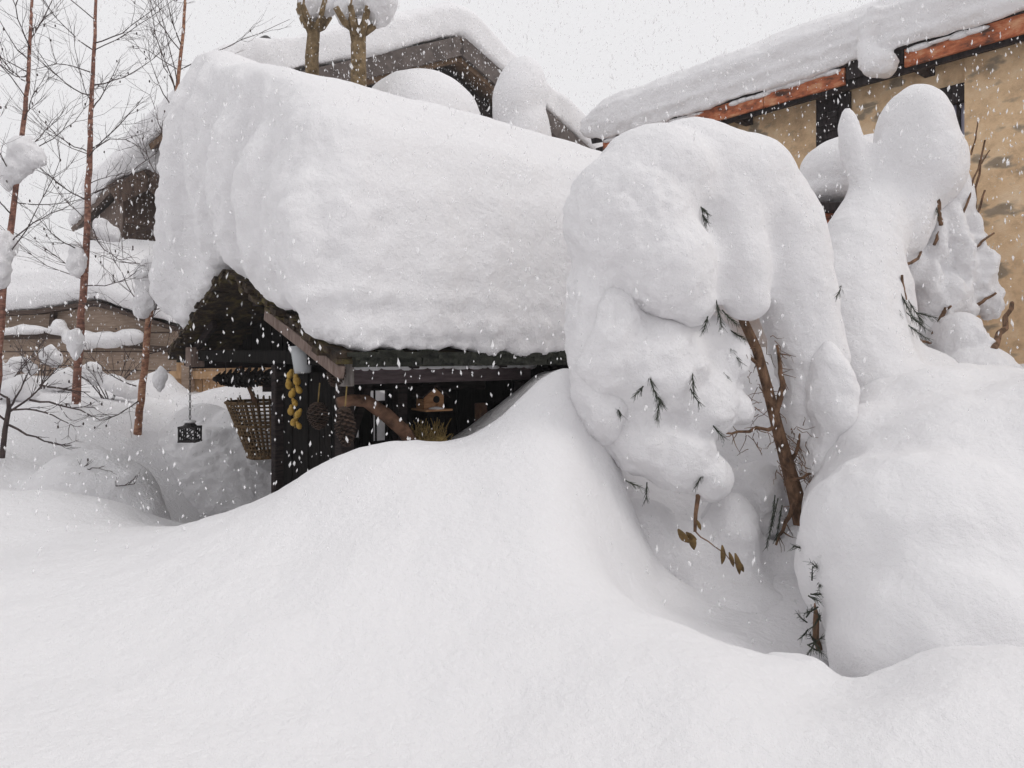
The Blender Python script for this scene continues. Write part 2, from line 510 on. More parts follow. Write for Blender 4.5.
o.data.materials[0] = M['ground_snow']
tag(o, kind='structure')
# the bank on the left, below the birches
mb = MB()
mb.ell(at(-30, 522, 6.3), (1.0, .6, .63), n=32, m=20)
mb.ell(at(88, 524, 6.1), (.54, .5, .61), n=32, m=20)
mb.ell(at(70, 500, 6.8), (.7, .6, .55), n=32, m=20)
mb.tube([at(140, 600, 6.0), at(128, 520, 6.05), at(118, 475, 6.1)], [.36, .32, .22], 20)
left_bank = snow_obj('snow_bank', mb, .03, smooth=16, noise=((1.2, .06), (4, .02), (11, .008), (24, .004)), close=.08)
left_bank.data.materials[0] = M['ground_snow']
tag(left_bank, kind='structure')

# ------------------------------------------------------------------ the garden hut
A0 = math.radians(40)
U = Vector((math.cos(A0), math.sin(A0), 0))      # along the ridge, away from the gable
Wv = Vector((math.sin(A0), -math.cos(A0), 0))     # across, towards the camera
P0 = Vector((-2.06, 5.5, 0))
def hut(s, t, z): return P0 + s * U + t * Wv + Vector((0, 0, z))
def on_s(px, py, s0):
    a = (px - 512) / F
    Y = (s0 + U.dot(P0)) / (a * U.x + U.y)
    return at(px, py, Y)
def on_t(px, py, t0):
    a = (px - 512) / F
    Y = (t0 + Wv.dot(P0)) / (a * Wv.x + Wv.y)
    return at(px, py, Y)
def st(p):
    d = Vector((p.x, p.y, 0)) - P0
    return d.dot(U), d.dot(Wv)
EZ = H + .02                  # top of the roof at the eaves
PK = H + .64                  # top of the roof at the ridge
TR, TL, LEN = 1.8, 1.5, 4.3
def roof_z(t): return PK - (PK - EZ) * (t / TR if t > 0 else -t / TL)

hutroot = empty('garden_hut', hut(2, 0, 0), 'small dark open-sided garden hut with mossy gable roof, buried under snow', 'hut')
mb = MB()
for t1 in (TR, -TL):
    a, b_ = hut(0, 0, PK - .035), hut(0, t1, EZ - .035)
    d = b_ - a
    n = d.cross(U).normalized()
    if n.z < 0: n = -n
    mb.obox((a + b_) / 2 + U * LEN / 2, d / 2, U * LEN / 2, n * .03)
    # ragged shingle ends along the front verge
    k = 26
    for i in range(k):
        f = (i + .5) / k
        for lay in range(2):
            c = a + d * f - U * random.uniform(.0, .05) + n * (.01 + .035 * lay - .03)
            mb.obox(c, d.normalized() * d.length / k * random.uniform(.4, .7), U * random.uniform(.04, .08), n * random.uniform(.008, .018))
mb.build('roof', M['moss_roof'], hutroot)
mb = MB(); mb.bar(hut(.02, TR + .015, EZ - .045), hut(LEN, TR + .015, EZ - .045), .05, .085); 
for i in range(60):
    mb.obox(hut(random.uniform(.05, LEN), TR + .03, EZ - .02 + random.uniform(-.05, .02)), U * random.uniform(.03, .09), Wv * .02, Vector((0, 0, random.uniform(.01, .025))))
mb.build('eave_board', M['moss_black'], hutroot)
mb = MB(); mb.bar(hut(.02, -TL - .015, EZ - .045), hut(LEN, -TL - .015, EZ - .045), .05, .085)
mb.build('eave_board', M['moss_black'], hutroot)
# bargeboards under the verge
for t1 in (TR - .02, -TL + .1):
    mb = MB()
    f = .4 if t1 > 0 else .45
    sb = -.04 if t1 > 0 else .06
    mb.bar(hut(sb, t1 * f, roof_z(t1 * f) - .125), hut(sb, t1, roof_z(t1) - .125), .04, .075)
    mb.build('bargeboard', M['weathered_beam'] if t1 > 0 else M['dark_wood'], hutroot, bevel=.006)
# rafters, ridge beam, plates
mb = MB(); mb.bar(hut(.15, 0, PK - .2), hut(LEN - .1, 0, PK - .2), .1, .14); mb.build('ridge_beam', M['dark_wood'], hutroot)
for s in (.5, 1.2, 1.9, 2.6, 3.3, 4.0):
    mb = MB()
    for t1 in (TR - .1, -TL + .1):
        mb.bar(hut(s, 0.06 if t1 > 0 else -.06, PK - .13), hut(s, t1, roof_z(t1) - .1), .06, .08)
    mb.build('rafter', M['dark_wood'], hutroot)
mb = MB(); mb.bar(hut(.1, -1.42, H + .0), hut(.1, 1.35, H - .02), .09, .09); mb.build('tie_beam', M['hut_board'], hutroot, bevel=.008)
# gable infill boards, set back a little
mb = MB()
for i in range(22):
    t0 = -1.2 + i * .11
    zt = min(roof_z(t0), roof_z(t0 + .1)) - .1
    if zt > H + .05:
        mb.box((0, 0, 0), (0, 0, 0)) if False else mb.obox(hut(.42 + random.uniform(0, .008), t0 + .05, (H + .02 + zt) / 2), Wv * .05, U * .012, Vector((0, 0, (zt - H - .02) / 2)))
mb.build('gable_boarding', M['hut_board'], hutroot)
# side plate beam seen under the eave
p1 = on_t(349, 375, 1.42); p2 = on_t(527, 375, 1.42)
s1, s2 = st(p1)[0], st(p2)[0]
zb = H - .13
mb = MB(); mb.bar(hut(s1 - .05, 1.42, zb), hut(s2, 1.42, zb), .09, .1); mb.build('plate_beam', M['purple_beam'], hutroot, bevel=.006)
mb = MB(); mb.bar(hut(s2 + .3, 1.3, zb), hut(LEN - .1, 1.3, zb), .09, .1); mb.build('plate_beam', M['dark_wood'], hutroot, bevel=.006)
mb = MB(); mb.bar(hut(.1, -1.38, zb + .06), hut(LEN - .1, -1.38, zb + .06), .09, .1); mb.build('plate_beam', M['dark_wood'], hutroot, bevel=.006)
# posts
def post(s, t, w, mat, top=H - .07):
    mb = MB(); mb.bar(hut(s, t, 0.05), hut(s, t, top), w, w, up=U); return mb.build('post', M[mat], hutroot, bevel=.008)
post(s1 - .02, 1.40, .09, 'dark_wood', H - .09)
mb = MB(); mb.obox(on_t(346, 372, 1.52), U * .035, Wv * .04, Vector((0, 0, .085))); mb.build('beam_end', M['grey_wood'], hutroot, bevel=.006)
post(.12, .52, .08, 'dark_wood')
post(1.66, 1.36, .10, 'dark_wood', H - .19)
post(LEN - .2, 1.3, .1, 'dark_wood'); post(LEN - .2, -1.38, .1, 'dark_wood'); post(2.3, -1.38, .1, 'dark_wood')
p = on_t(400, 400, 1.3); post(st(p)[0], 1.3, .075, 'dark_wood', H - .19)
p = on_t(481, 400, 1.25); post(st(p)[0], 1.25, .07, 'log_bark', H - .35)
# weathered block at the left eave corner
mb = MB(); mb.obox(on_s(195, 357, .05), Wv * .07, U * .06, Vector((0, 0, .085))); mb.build('corner_block', M['weathered_beam'], hutroot, bevel=.008)
# boarded corner beside the opening
mb = MB()
i = 0
t0 = .56
while t0 < 1.36:
    w = random.uniform(.07, .1)
    mb.obox(hut(.14 + random.uniform(0, .015), t0 + w / 2, H / 2 - .05), Wv * (w / 2 - .003), U * .011, Vector((0, 0, H / 2 - .06)))
    t0 += w
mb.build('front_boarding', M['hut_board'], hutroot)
# low boards of the long side
def wall_holes(mb, s0, s1, z0, z1, t, th, holes):
    """vertical boards along s with openings (sa, sb, za, zb)"""
    ss = sorted(set([s0, s1] + [h for q in holes for h in q[:2] if s0 < h < s1] + [float(q_) for q_ in np.arange(s0 + .1, s1, .1)]))
    for a, b_ in zip(ss[:-1], ss[1:]):
        mid = (a + b_) / 2
        cuts = sorted([(q[2], q[3]) for q in holes if q[0] < mid < q[1]])
        z = z0
        for za, zb in cuts + [(z1, z1)]:
            if za - z > .003:
                mb.obox(hut(mid, t + random.uniform(-.006, .006), (z + za) / 2), U * ((b_ - a) / 2 - .001), Wv * th / 2, Vector((0, 0, (za - z) / 2)))
            z = max(z, zb)
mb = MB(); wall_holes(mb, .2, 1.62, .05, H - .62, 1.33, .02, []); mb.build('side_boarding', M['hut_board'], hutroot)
# inner partition with small openings that show the daylight beyond
TP = .45
def hole(x0, y0, x1, y1):
    a, b_ = on_t(x0, y1, TP), on_t(x1, y0, TP)
    return (st(a)[0], st(b_)[0], a.z, b_.z)
holes = [hole(368, 381, 385, 402), hole(371, 412, 385, 442), hole(354, 406, 359, 438)]
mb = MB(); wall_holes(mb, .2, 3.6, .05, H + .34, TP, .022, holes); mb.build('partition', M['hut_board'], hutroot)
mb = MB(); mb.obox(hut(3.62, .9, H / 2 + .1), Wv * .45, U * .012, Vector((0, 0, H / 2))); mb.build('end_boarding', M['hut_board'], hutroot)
for q in holes[:2]:
    mb = MB()
    a, b_ = q[0], q[1]
    mb.bar(hut(a, TP + .02, q[2]), hut(a, TP + .02, q[3]), .015, .015, up=U); mb.bar(hut(b_, TP + .02, q[2]), hut(b_, TP + .02, q[3]), .015, .015, up=U)
    mb.bar(hut(a, TP + .02, q[3]), hut(b_, TP + .02, q[3]), .015, .015); mb.bar(hut(a, TP + .02, q[2]), hut(b_, TP + .02, q[2]), .015, .015)
    mb.bar(hut((a + b_) / 2 - .03, TP + .02, q[2]), hut((a + b_) / 2 - .03, TP + .02, q[3]), .012, .012, up=U)
    mb.build('window_frame', M['dark_wood'], hutroot)
# diagonal braces inside
mb = MB(); mb.bar(on_t(350, 440, 1.2), on_t(372, 372, 1.2), .04, .05); mb.build('brace', M['dark_wood'], hutroot)
mb = MB(); mb.bar(hut(.3, -.2, H - .25), hut(1.5, 1.1, H - .22), .06, .08); mb.build('brace', M['dark_wood'], hutroot)

# snow load on the hut
def cross(s, grow=0.0, top=1.0, up=0.0):
    """cross-section of the snow at s, as ring of points; the drift stands highest over the far side of the gable"""
    tr, tl = TR + .06 + grow, -TL + .12 - grow
    hi = max(0.0, 1 - abs(s - .1) / 1.9)
    zt = PK + 1.55
    prof = [(tr - .0, EZ - .03), (tr + .04, EZ + .25), (tr + .05, EZ + .6), (tr, EZ + .95), (tr - .16, EZ + 1.32), (tr - .55, EZ + 1.68), (.45, zt - .16), (0, zt - .04 + .03 * hi), (-.5, zt - .04 + .34 * hi),
            (tl + .5, EZ + 1.9 + .66 * hi), (tl + .16, EZ + 1.6 + .72 * hi), (tl + .02, EZ + 1.1 + .8 * hi), (tl + .03, EZ + .7 + .3 * hi), (tl + .1, EZ + .3), (tl + .18, EZ + .1), (tl + .26, EZ + .12), (0, PK + .01), (tr - .12, EZ + .035)]
    r = []
    for t_, z_ in prof:
        if top < 1 and z_ > EZ + .3: z_ = EZ + .3 + (z_ - EZ - .3) * top
        lim = roof_z(t_) + up
        if up and z_ < lim: z_ = lim + .01 * (z_ - EZ)
        r.append(hut(s, t_, z_))
    return r
mb = MB()
mb.loft([cross(-.15, -.24, .92, .09), cross(-.08, -.07, .98, .03), cross(.1, .0), cross(1, .0), cross(2.4, .0), cross(3.6), cross(LEN + .1, 0, .96), cross(LEN + .35, -.3, .8)])
# the drooping, folded front face
for t_, zc, rz, rt in [(-.3, 1.42, .84, .36), (.4, 1.14, .64, .30), (.9, .94, .60, .30), (1.3, .78, .56, .26), (1.6, .62, .52, .22), (-.75, 1.42, .95, .32), (-1.06, 1.2, .95, .24), (-1.12, .66, .4, .14)]:
    mb.ell(hut(-.03 + random.uniform(-.03, .03), t_, H + zc), (.26, rt, rz), n=24, m=16)
def hut_post(P, N, d):
    # pitted, clotted relief on the steep faces, smooth on top
    steep = np.clip((.75 - N[:, 2]) / .5, 0, 1)
    fold = pn(P * np.array([3.2, 3.2, .55]) + 3.0)
    clot = pn(P * np.array([9, 9, 7.0])); clot2 = pn(P * 19)
    sv = (P[:, 0] - P0.x) * U.x + (P[:, 1] - P0.y) * U.y
    front = np.clip((.5 - sv) / .7, 0.25, 1)
    edge = np.clip((EZ + .5 - P[:, 2]) / .4, 0, 1)
    lay = edge * (pn(np.stack([P[:, 0] * .7, P[:, 1] * .7, P[:, 2] * 10], 1)) + .5 * pn(P * 13) + .3 * pn(P * 28))
    return d + steep * (front * (.10 * fold + .026 * clot + .014 * clot2) + .028 * lay)
o = snow_obj('snow_load', mb, .028, loc=hut(2, 0, EZ), smooth=30, close=.06, noise=((.9, .05), (3, .016), (14, .004)), post=hut_post)
tag(o, 'huge thick snow load overhanging the roof of the dark garden hut', 'snow')
# remnant of snow along the plate beam
mb = MB()
sA = s1
while sA < s2 - .05:
    l = random.uniform(.06, .2)
    mb.ell(hut(sA + l / 2, 1.43, H - .078), (l * .75, .05, random.uniform(.02, .034)), Matrix.Rotation(A0, 3, 'Z'), n=10, m=6)
    sA += l * .8
o = mb.build('snow_strip', M['snow'], None, loc=hut((s1 + s2) / 2, 1.42, H - .08), smooth=True)
tag(o, 'thin broken strip of snow along the beam under the hut eave', 'snow')

# pile of snow blown in under the left eave
mb = MB()
mb.ell(at(205, 500, 7.6), (.60, .55, 1.0), n=28, m=18)
mb.tube([at(222, 570, 7.5), at(222, 500, 7.5), at(222, 425, 7.55)], [.62, .58, .48], 24)
mb.ell(at(240, 510, 7.5), (.60, .55, 1.06), n=28, m=18)
mb.ell(at(285, 490, 7.8), (.55, .5, .88), n=28, m=18)
mb.ell(at(170, 480, 8.0), (.38, .4, .72), n=28, m=18)
def pile_post(P, N, d):
    steep = np.clip((.9 - N[:, 2]) / .4, 0, 1)
    return d + steep * (.03 * pn(np.stack([P[:, 0] * 6 + P[:, 2] * 10, P[:, 1] * 6, P[:, 2] * 11 - P[:, 0] * 6], 1)) + .014 * pn(P * 21))
o = snow_obj('snow_pile', mb, .025, loc=Vector((at(215, 520, 7.6).x, 7.6, H - 1.2)), smooth=16, noise=((2, .03), (6, .012)), post=pile_post)
tag(o, 'rounded snow pile under the left eave of the hut, behind the hanging lantern', 'snow')

# ---- things hung on and kept in the hut
def pinecone(name, c, axis, length, rad, n, mat, label, group, sc=1.0):
    axis = Vector(axis).normalized()
    x, y, z = frame(axis)
    core, scales = MB(), MB()
    root = empty(name, c, label, 'pine cone', group)
    core.tube([Vector(c) + axis * length * (f - .5) for f in (0, .25, .6, 1)], [rad * .3, rad * .5, rad * .45, rad * .1], 8)
    for i in range(n):
        f = (i + .5) / n
        a = i * 2.39996
        r = rad * math.sin(math.pi * min(1, f * .86 + .12)) ** .6
        out = math.cos(a) * x + math.sin(a) * y
        side = axis.cross(out)
        b0 = Vector(c) + axis * length * (f - .5) + out * r * .35
        tip = b0 + out * r * .65 + axis * length * .09
        w = rad * .26 * sc
        tn = axis * rad * .07
        vs = [b0 - side * w * .4, b0 + side * w * .4, tip + side * w - axis * rad * .08, tip + out * rad * .1, tip - side * w - axis * rad * .08]
        vs2 = [v - tn for v in vs]
        scales.add(vs + vs2, [(0, 1, 2, 3, 4), (9, 8, 7, 6, 5), (0, 5, 6, 1), (1, 6, 7, 2), (2, 7, 8, 3), (3, 8, 9, 4), (4, 9, 5, 0)])
    core.build('core', mat, root); scales.build('scales', mat, root)
    return root
hang = []
for (px, py, s0, ln, rd, lab) in [(336, 373, .02, .15, .075, 'upper brown pine cone hanging beside the end of the weathered bargeboard'),
                                  (318, 415, .0, .16, .085, 'left-hand brown pine cone hanging on the dark boards right of the yellow gourds'),
                                  (345, 425, .0, .22, .08, 'largest, lowest brown pine cone hanging from the diagonal log')]:
    c = on_s(px, py, s0)
    r = pinecone('pine_cone', c, (random.uniform(-.2, .2), 0, -1), ln * .95, rd * .72, 90, M['cone_brown'], lab, 'pine cones hung on the hut')
    mb = MB(); mb.tube([c + Vector((0, 0, ln * .45)), c + Vector((.01, 0, ln * .45 + .12))], .004, 5); mb.build('string', M['straw'], r)
c1 = on_s(215, 379, .22); c2 = on_s(276, 376, .22)
r = pinecone('cone_garland', (c1 + c2) / 2, c2 - c1, (c2 - c1).length, .078, 170, M['cone_dark'], 'long dark spiky cone bundle hanging level under the hut tie beam', None, .62)
r['category'] = 'garland'
for q in (.2, .8):
    mb = MB(); pm = c1 + (c2 - c1) * q; mb.tube([pm + Vector((0, 0, .05)), Vector((pm.x, pm.y, H - .06))], .004, 5); mb.build('cord', M['iron'], r)

# yellow gourds on a string
c = on_s(294, 372, .06)
r = empty('gourd_garland', c, 'string of small yellow gourds hanging on the black corner boards', 'garland')
mb = MB(); mb.tube([on_s(294, 362, .06), on_s(293, 400, .06), on_s(295, 428, .06)], .004, 5); mb.build('string', M['straw'], r)
for (px, py, rr) in [(290, 375, .035), (297, 381, .04), (289, 385, .038), (299, 390, .033), (292, 394, .036), (295, 403, .03), (291, 411, .036), (298, 414, .034), (294, 422, .036), (299, 426, .028)]:
    mb = MB(); p = on_s(px, py, .045 + random.uniform(-.03, .02))
    R = Matrix.Rotation(random.uniform(-.6, .6), 3, 'Y')
    rr *= .8; mb.ell(p, (rr * .8, rr * .8, rr), R, 12, 8); mb.ell(p + R @ Vector((0, 0, rr * .9)), (rr * .5, rr * .5, rr * .6), R, 10, 6)
    mb.build('gourd', M['yellow_fruit'], r, smooth=True)

# clear plastic tumbler and small grey block beneath
pt = on_s(301, 347, .05); pb = on_s(303, 373, .05)
r = empty('plastic_tumbler', pb, 'clear plastic tumbler hung on the dark boards above the yellow gourds', 'tumbler')
mb = MB(); ax = (pt - pb); mb.tube([pb, pb + ax * .02, pb + ax * .5, pt, pt, pb + ax * .5, pb + ax * .05], [.045, .052, .060, .068, .064, .056, .048], 20); mb.build('cup', M['clear_plastic'], r, smooth=True)
mb = MB(); mb.tube([pt + Vector((0, 0, -.005)), pt + Vector((0, 0, .005))], .07, 20); mb.build('rim', M['clear_plastic'], r)

# lantern on a chain
lc = on_s(190, 434, -.02)
r = empty('lantern', lc + Vector((0, 0, -.08)), 'black filigree metal lantern hanging on a chain from the hut eave', 'lantern')
mb = MB()
hw, hh = .066, .06
for sx in (-1, 1):
    for sy in (-1, 1):
        mb.bar(lc + Vector((sx * hw, sy * hw, -hh)), lc + Vector((sx * hw, sy * hw, hh)), .012, .012, up=(1, 0, 0))
for z in (-hh, hh):
    for sx in (-1, 1):
        mb.bar(lc + Vector((sx * hw, -hw - .008, z)), lc + Vector((sx * hw, hw + .008, z)), .014, .014)
        mb.bar(lc + Vector((-hw - .006, sx * hw, z * .99)), lc + Vector((hw + .006, sx * hw, z * .99)), .013, .013)
mb.build('frame', M['iron'], r)
for k in range(4):
    mb = MB()
    d = Vector((math.cos(k * math.pi / 2), math.sin(k * math.pi / 2), 0)); sd_ = Vector((-d.y, d.x, 0))
    for cx, cz, rr in [(0, 0, .028), (-.042, .032, .022), (.042, .032, .022), (-.042, -.032, .022), (.042, -.032, .022), (0, .045, .016), (0, -.045, .016), (-.055, 0, .013), (.055, 0, .013)]:
        ring = [lc + d * hw + sd_ * (cx + rr * math.cos(a)) + Vector((0, 0, cz + rr * math.sin(a))) for a in np.linspace(0, 2 * math.pi, 13)]
        mb.tube(ring, .0045, 5)
    mb.build('filigree_panel', M['iron'], r)
mb = MB(); mb.obox(lc + Vector((0, 0, -hh + .004)), (hw, 0, 0), (0, hw, 0), (0, 0, .004)); mb.build('base', M['iron'], r)
mb = MB(); mb.tube([lc + Vector((0, 0, hh + .005)), lc + Vector((0, 0, hh + .03)), lc + Vector((0, 0, hh + .045))], [.06, .04, .012], 12); lid = mb.build('lid', M['iron'], r)
mb = MB(); mb.ell(lc + Vector((0, 0, hh + .045)), (.05, .05, .016), n=14, m=8); mb.build('snow_cap', M['snow'], lid, smooth=True)
mb = MB()
z0, z1 = lc.z + hh + .04, H - .09
nl = int((z1 - z0) / .03)
for i in range(nl):
    zc = z0 + (i + .5) * (z1 - z0) / nl
    e = Vector((1, 0, 0)) if i % 2 else Vector((0, 1, 0))
    ring = [Vector((lc.x, lc.y, zc)) + e * .008 * math.cos(a) + Vector((0, 0, .019 * math.sin(a))) for a in np.linspace(0, 2 * math.pi, 9)]
    mb.tube(ring, .003, 4)
mb.build('chain', M['iron'], r)

# wicker back-basket
bt, bb = on_s(257, 402, .45), on_s(265, 456, .45)
r = empty('wicker_basket', bb, 'tall tapering wicker basket of brown rods leaning against the snow pile in the hut', 'basket')
ax = bt - bb
mb = MB()
for k in range(30):
    a = 2 * math.pi * k / 30
    o_ = Vector((math.cos(a), math.sin(a), 0))
    mb.tube([bb + o_ * .13, bb + ax * .5 + o_ * .19, bt + o_ * .25 + Vector((0, 0, random.uniform(-.01, .06)))], .0085, 5)
mb.build('stakes', M['wicker'], r)
mb = MB()
for q in range(15):
    f = q / 14
    rr = .13 + .115 * f
    ring = [bb + ax * f + Vector((math.cos(a) * (rr + (.008 if (i + q) % 2 else -.006)), math.sin(a) * (rr + (.008 if (i + q) % 2 else -.006)), 0)) for i, a in enumerate(np.linspace(0, 2 * math.pi, 31))]
    mb.tube(ring, .0075 if q not in (0, 8, 14) else .014, 5)
mb.build('weave', M['wicker'], r)
mb = MB(); mb.tube([bb, bb + ax * .03], .125, 20); mb.build('bottom', M['wicker'], r)
mb = MB(); mb.tube([bt + ax * -.1, bt + Vector((-.1, .02, .2)), bt + Vector((-.16, .03, .30))], .022, 7); mb.build('handle', M['log_bark'], r)

# diagonal log across the side opening
q = [on_t(338, 403, 1.46), on_t(352, 400, 1.47), on_t(366, 401, 1.47), on_t(386, 415, 1.47), on_t(404, 431, 1.46), on_t(418, 452, 1.46)]
mb = MB(); mb.tube(q, [.034, .036, .04, .046, .045, .04], 12)
r = mb.build('leaning_log', M['log_bark'], None, loc=q[-1], smooth=True)
tag(r, 'bent brown log leaning across the side opening below the bargeboard end', 'log')
# straw bundle
p = on_t(428, 434, 1.4)
r = empty('straw_bundle', p, 'bundle of yellow-brown straw behind the snow, under the birdhouse', 'straw')
mb = MB()
for i in range(170):
    b0 = p + U * random.uniform(-.13, .13) + Wv * random.uniform(-.05, .05) + Vector((0, 0, random.uniform(-.14, -.02)))
    mb.tube([b0, b0 + Vector((random.uniform(-.08, .08), random.uniform(-.05, .05), random.uniform(.05, .15)))], .003, 4)
mb.build('stalks', M['straw'], r)
mb = MB(); mb.tube([p - U * .12 + Vector((0, 0, -.06)), p + U * .12 + Vector((0, 0, -.05))], [.05, .05], 10); mb.build('tie', M['straw'], r)

# birdhouse
c = on_t(430, 399, 1.33)
r = empty('birdhouse', c, 'small orange-brown wooden birdhouse with pitched roof hanging in the hut opening', 'birdhouse')
fx = (U * .8 + Wv * .1).normalized(); fy = Vector((fx.y, -fx.x, 0))
def bh(x, y, z): return c + (fx * x + fy * y + Vector((0, 0, z))) * .86
mb = MB()
prof = [(-.085, -.075), (.085, -.075), (.085, .03), (0, .1), (-.085, .03)]
mb.loft([[bh(x, .07, z) for x, z in prof], [bh(x, -.07, z) for x, z in prof]]); mb.build('body', M['birdhouse_wood'], r)
for sx in (-1, 1):
    mb = MB(); mb.obox((bh(0, 0, .112) + bh(sx * .12, 0, .018)) / 2, (bh(sx * .12, 0, .018) - bh(0, 0, .112)) / 2, fy * .1, Vector((0, 0, .007))); mb.build('roof_board', M['dark_wood'], r)
mb = MB(); mb.tube([bh(.02, .068, .0), bh(.02, .0745, .0)], .024, 16); mb.build('entrance_disc', M['hole_shade'], r)  # solid near-black disc: the shade inside the entrance is put into its colour
mb = MB(); mb.tube([bh(.02, .07, -.045), bh(.02, .12, -.045)], .006, 8); mb.build('perch', M['birdhouse_wood'], r)
mb = MB(); mb.obox(bh(0, .03, -.08), fx * .1, fy * .11, Vector((0, 0, .006))); mb.build('floor_board', M['birdhouse_wood'], r)
mb = MB(); mb.ell(bh(.0, .1, -.07), (.05, .03, .013), n=10, m=6); mb.build('snow_cap', M['snow'], r, smooth=True)
mb = MB(); mb.tube([bh(0, 0, .11), bh(0, 0, .3)], .003, 5); mb.build('hanger', M['iron'], r)

from mathutils.bvhtree import BVHTree
def surface(objs):
    """where the line of sight through an image position first meets these snow surfaces"""
    trees = []
    for o in objs:
        off = world_loc(o)
        vs = [v.co + off for v in o.data.vertices]
        trees.append(BVHTree.FromPolygons(vs, [tuple(p.vertices) for p in o.data.polygons]))
    def f(px, py, sink=.0, default=4.0):
        o = Vector((0, 0, H)); d = (at(px, py, 1.0) - o).normalized()
        best = None
        for t in trees:
            h = t.ray_cast(o, d)
            if h[0] is not None and (best is None or h[3] < best[1]): best = (h[0], h[3])
        return best[0] + d * sink if best else at(px, py, default)
    return f
# ------------------------------------------------------------------ needles, twigs
def needle_sprig(parent, p, d, length, n=46, nl=.045, name='needle_sprig'):
    p, d = Vector(p), Vector(d).normalized()
    x, y, _ = frame(d)
    mb = MB()
    mb.tube([p, p + d * length * .5 + Vector((0, 0, -.004)), p + d * length], [.0035, .003, .0015], 5)
    for i in range(n):
        f = random.uniform(.1, 1)
        a = random.uniform(0, 2 * math.pi)
        o_ = (math.cos(a) * x + math.sin(a) * y)
        b0 = p + d * length * f
        e = b0 + (o_ * .5 + d * .8 + Vector((0, 0, -.25))).normalized() * nl * random.uniform(.5, 1.25)
        mb.tube([b0, e], [.0012, .0006], 3)
    return mb.build(name, M['needles'], parent)

def twig(mb, p, q, r0, r1=None, wob=.03, n=6):
    p, q = Vector(p), Vector(q)
    L_ = (q - p).length
    pts_ = []
    for i in range(n + 1):
        f = i / n
        j = Vector((random.uniform(-1, 1), random.uniform(-1, 1), random.uniform(-1, 1))) * wob * L_ * (1 if 0 < i < n else 0)
        pts_.append(p + (q - p) * f + j)
    r1 = r0 * .4 if r1 is None else r1
    mb.tube(pts_, [r0 + (r1 - r0) * i / n for i in range(n + 1)], 6)
    return pts_

# ------------------------------------------------------------------ the bowed conifer
D = 3.85
root = empty('snow_laden_conifer', at(800, 520, 3.95), 'conifer bowed into an arch by fat snow lobes, its bare brown trunk showing', 'tree')
mb = MB()
tp = [at(806, 545, 3.98), at(797, 500, 3.97), at(789, 470, 3.95), at(778, 430, 3.93), at(768, 390, 3.92), at(757, 350, 3.9), at(744, 322, 3.9), at(735, 290, 3.9), at(715, 235, 3.9), at(690, 200, 3.85), at(655, 190, 3.7)]
mb.tube(tp, [.046, .044, .038, .032, .028, .026, .025, .024, .02, .016, .012], 12)
mb.build('trunk', M['conifer_bark'], root, smooth=True)
for (a, b_, r0) in [((783, 388, 3.9), (777, 345, 3.85), .016), ((783, 388, 3.9), (772, 430, 3.93), .02), ((775, 427, 3.92), (722, 433, 3.75), .012), ((788, 470, 3.95), (806, 420, 3.9), .012),
                    ((796, 500, 3.95), (776, 545, 3.85), .016), ((760, 365, 3.9), (735, 345, 3.8), .01), ((790, 480, 3.9), (828, 470, 3.8), .01)]:
    mb = MB(); pp = twig(mb, at(*a), at(*b_), r0)
    for k in range(9):
        i = random.randrange(1, 6)
        twig(mb, pp[i], pp[i] + Vector((random.uniform(-.08, .08), random.uniform(-.08, .04), random.uniform(-.1, .04))), .003, .001, .08, 3)
    mb.build('branch', M['conifer_bark'], root)
mb = MB()
for k in range(60):        # wiry dead twigs round the lower whorl
    p = at(random.uniform(776, 812), random.uniform(425, 480), 3.9 + random.uniform(-.05, .05))
    twig(mb, p, p + Vector((random.uniform(-.02, .1), random.uniform(-.08, .05), random.uniform(-.12, .06))), .0025, .001, .12, 4)
mb.build('dead_twigs', M['conifer_bark'], root)
mb = MB()
for k in range(46):
    p = at(random.uniform(742, 775), random.uniform(335, 450), 3.9)
    twig(mb, p, p + Vector((random.uniform(-.1, .08), random.uniform(-.08, .03), random.uniform(-.12, .02))), .0022, .001, .12, 4)
mb.build('dead_twigs', M['conifer_bark'], root)

mb = MB()
def E(px, py, Y, rx, ry, rd, ang=0, n=26):
    """ellipsoid by image position, radii in pixels at its distance, depth radius in metres"""
    k = Y / F
    mb.ell(at(px, py, Y), (rx * k, rd, ry * k), Matrix.Rotation(math.radians(ang), 3, 'Y'), n, 16)
def T(pl, rad, n=14):
    mb.tube([at(*p) for p in pl], [r * p[2] / F for r, p in zip(rad, pl)], n)
    for p, r in zip(pl, rad):
        mb.ell(at(*p), (r * p[2] / F,) * 3, n=14, m=10)
# the arch and its left lobe, with the fold that runs down it
E(630, 224, 3.66, 66, 76, .33, 12)
E(656, 180, 3.76, 60, 54, .36, 0)
E(664, 262, 3.59, 50, 62, .27, -30)
E(690, 300, 3.60, 27, 30, .18, -30)
T([(640, 182, 3.72), (692, 170, 3.85), (742, 186, 3.92), (778, 235, 3.98), (797, 305, 4.0), (815, 370, 4.0), (808, 430, 4.02)], [45, 54, 54, 46, 41, 35, 24])
T([(708, 178, 3.85), (730, 222, 3.78), (742, 270, 3.74), (747, 300, 3.73)], [48, 36, 28, 23])
E(589, 320, 3.68, 24, 76, .22, -3); E(600, 392, 3.78, 28, 58, .24, -14)
def con_post(P, N, d):
    steep = np.clip((.8 - N[:, 2]) / .5, 0, 1)
    low = np.clip((at(0, 335, 3.8).z - P[:, 2]) / .15, 0, 1)
    lump = pn(P * 8.5) * .030 + np.abs(pn(P * 15)) * .02
    left = np.clip((at(700, 0, 3.7).x - P[:, 0]) / .3, 0, 1) * (1 - low)
    return d + .7 * steep * low * lump + steep * left * (.013 * pn(P * np.array([11, 11, 9])) + .013 * pn(P * 24))
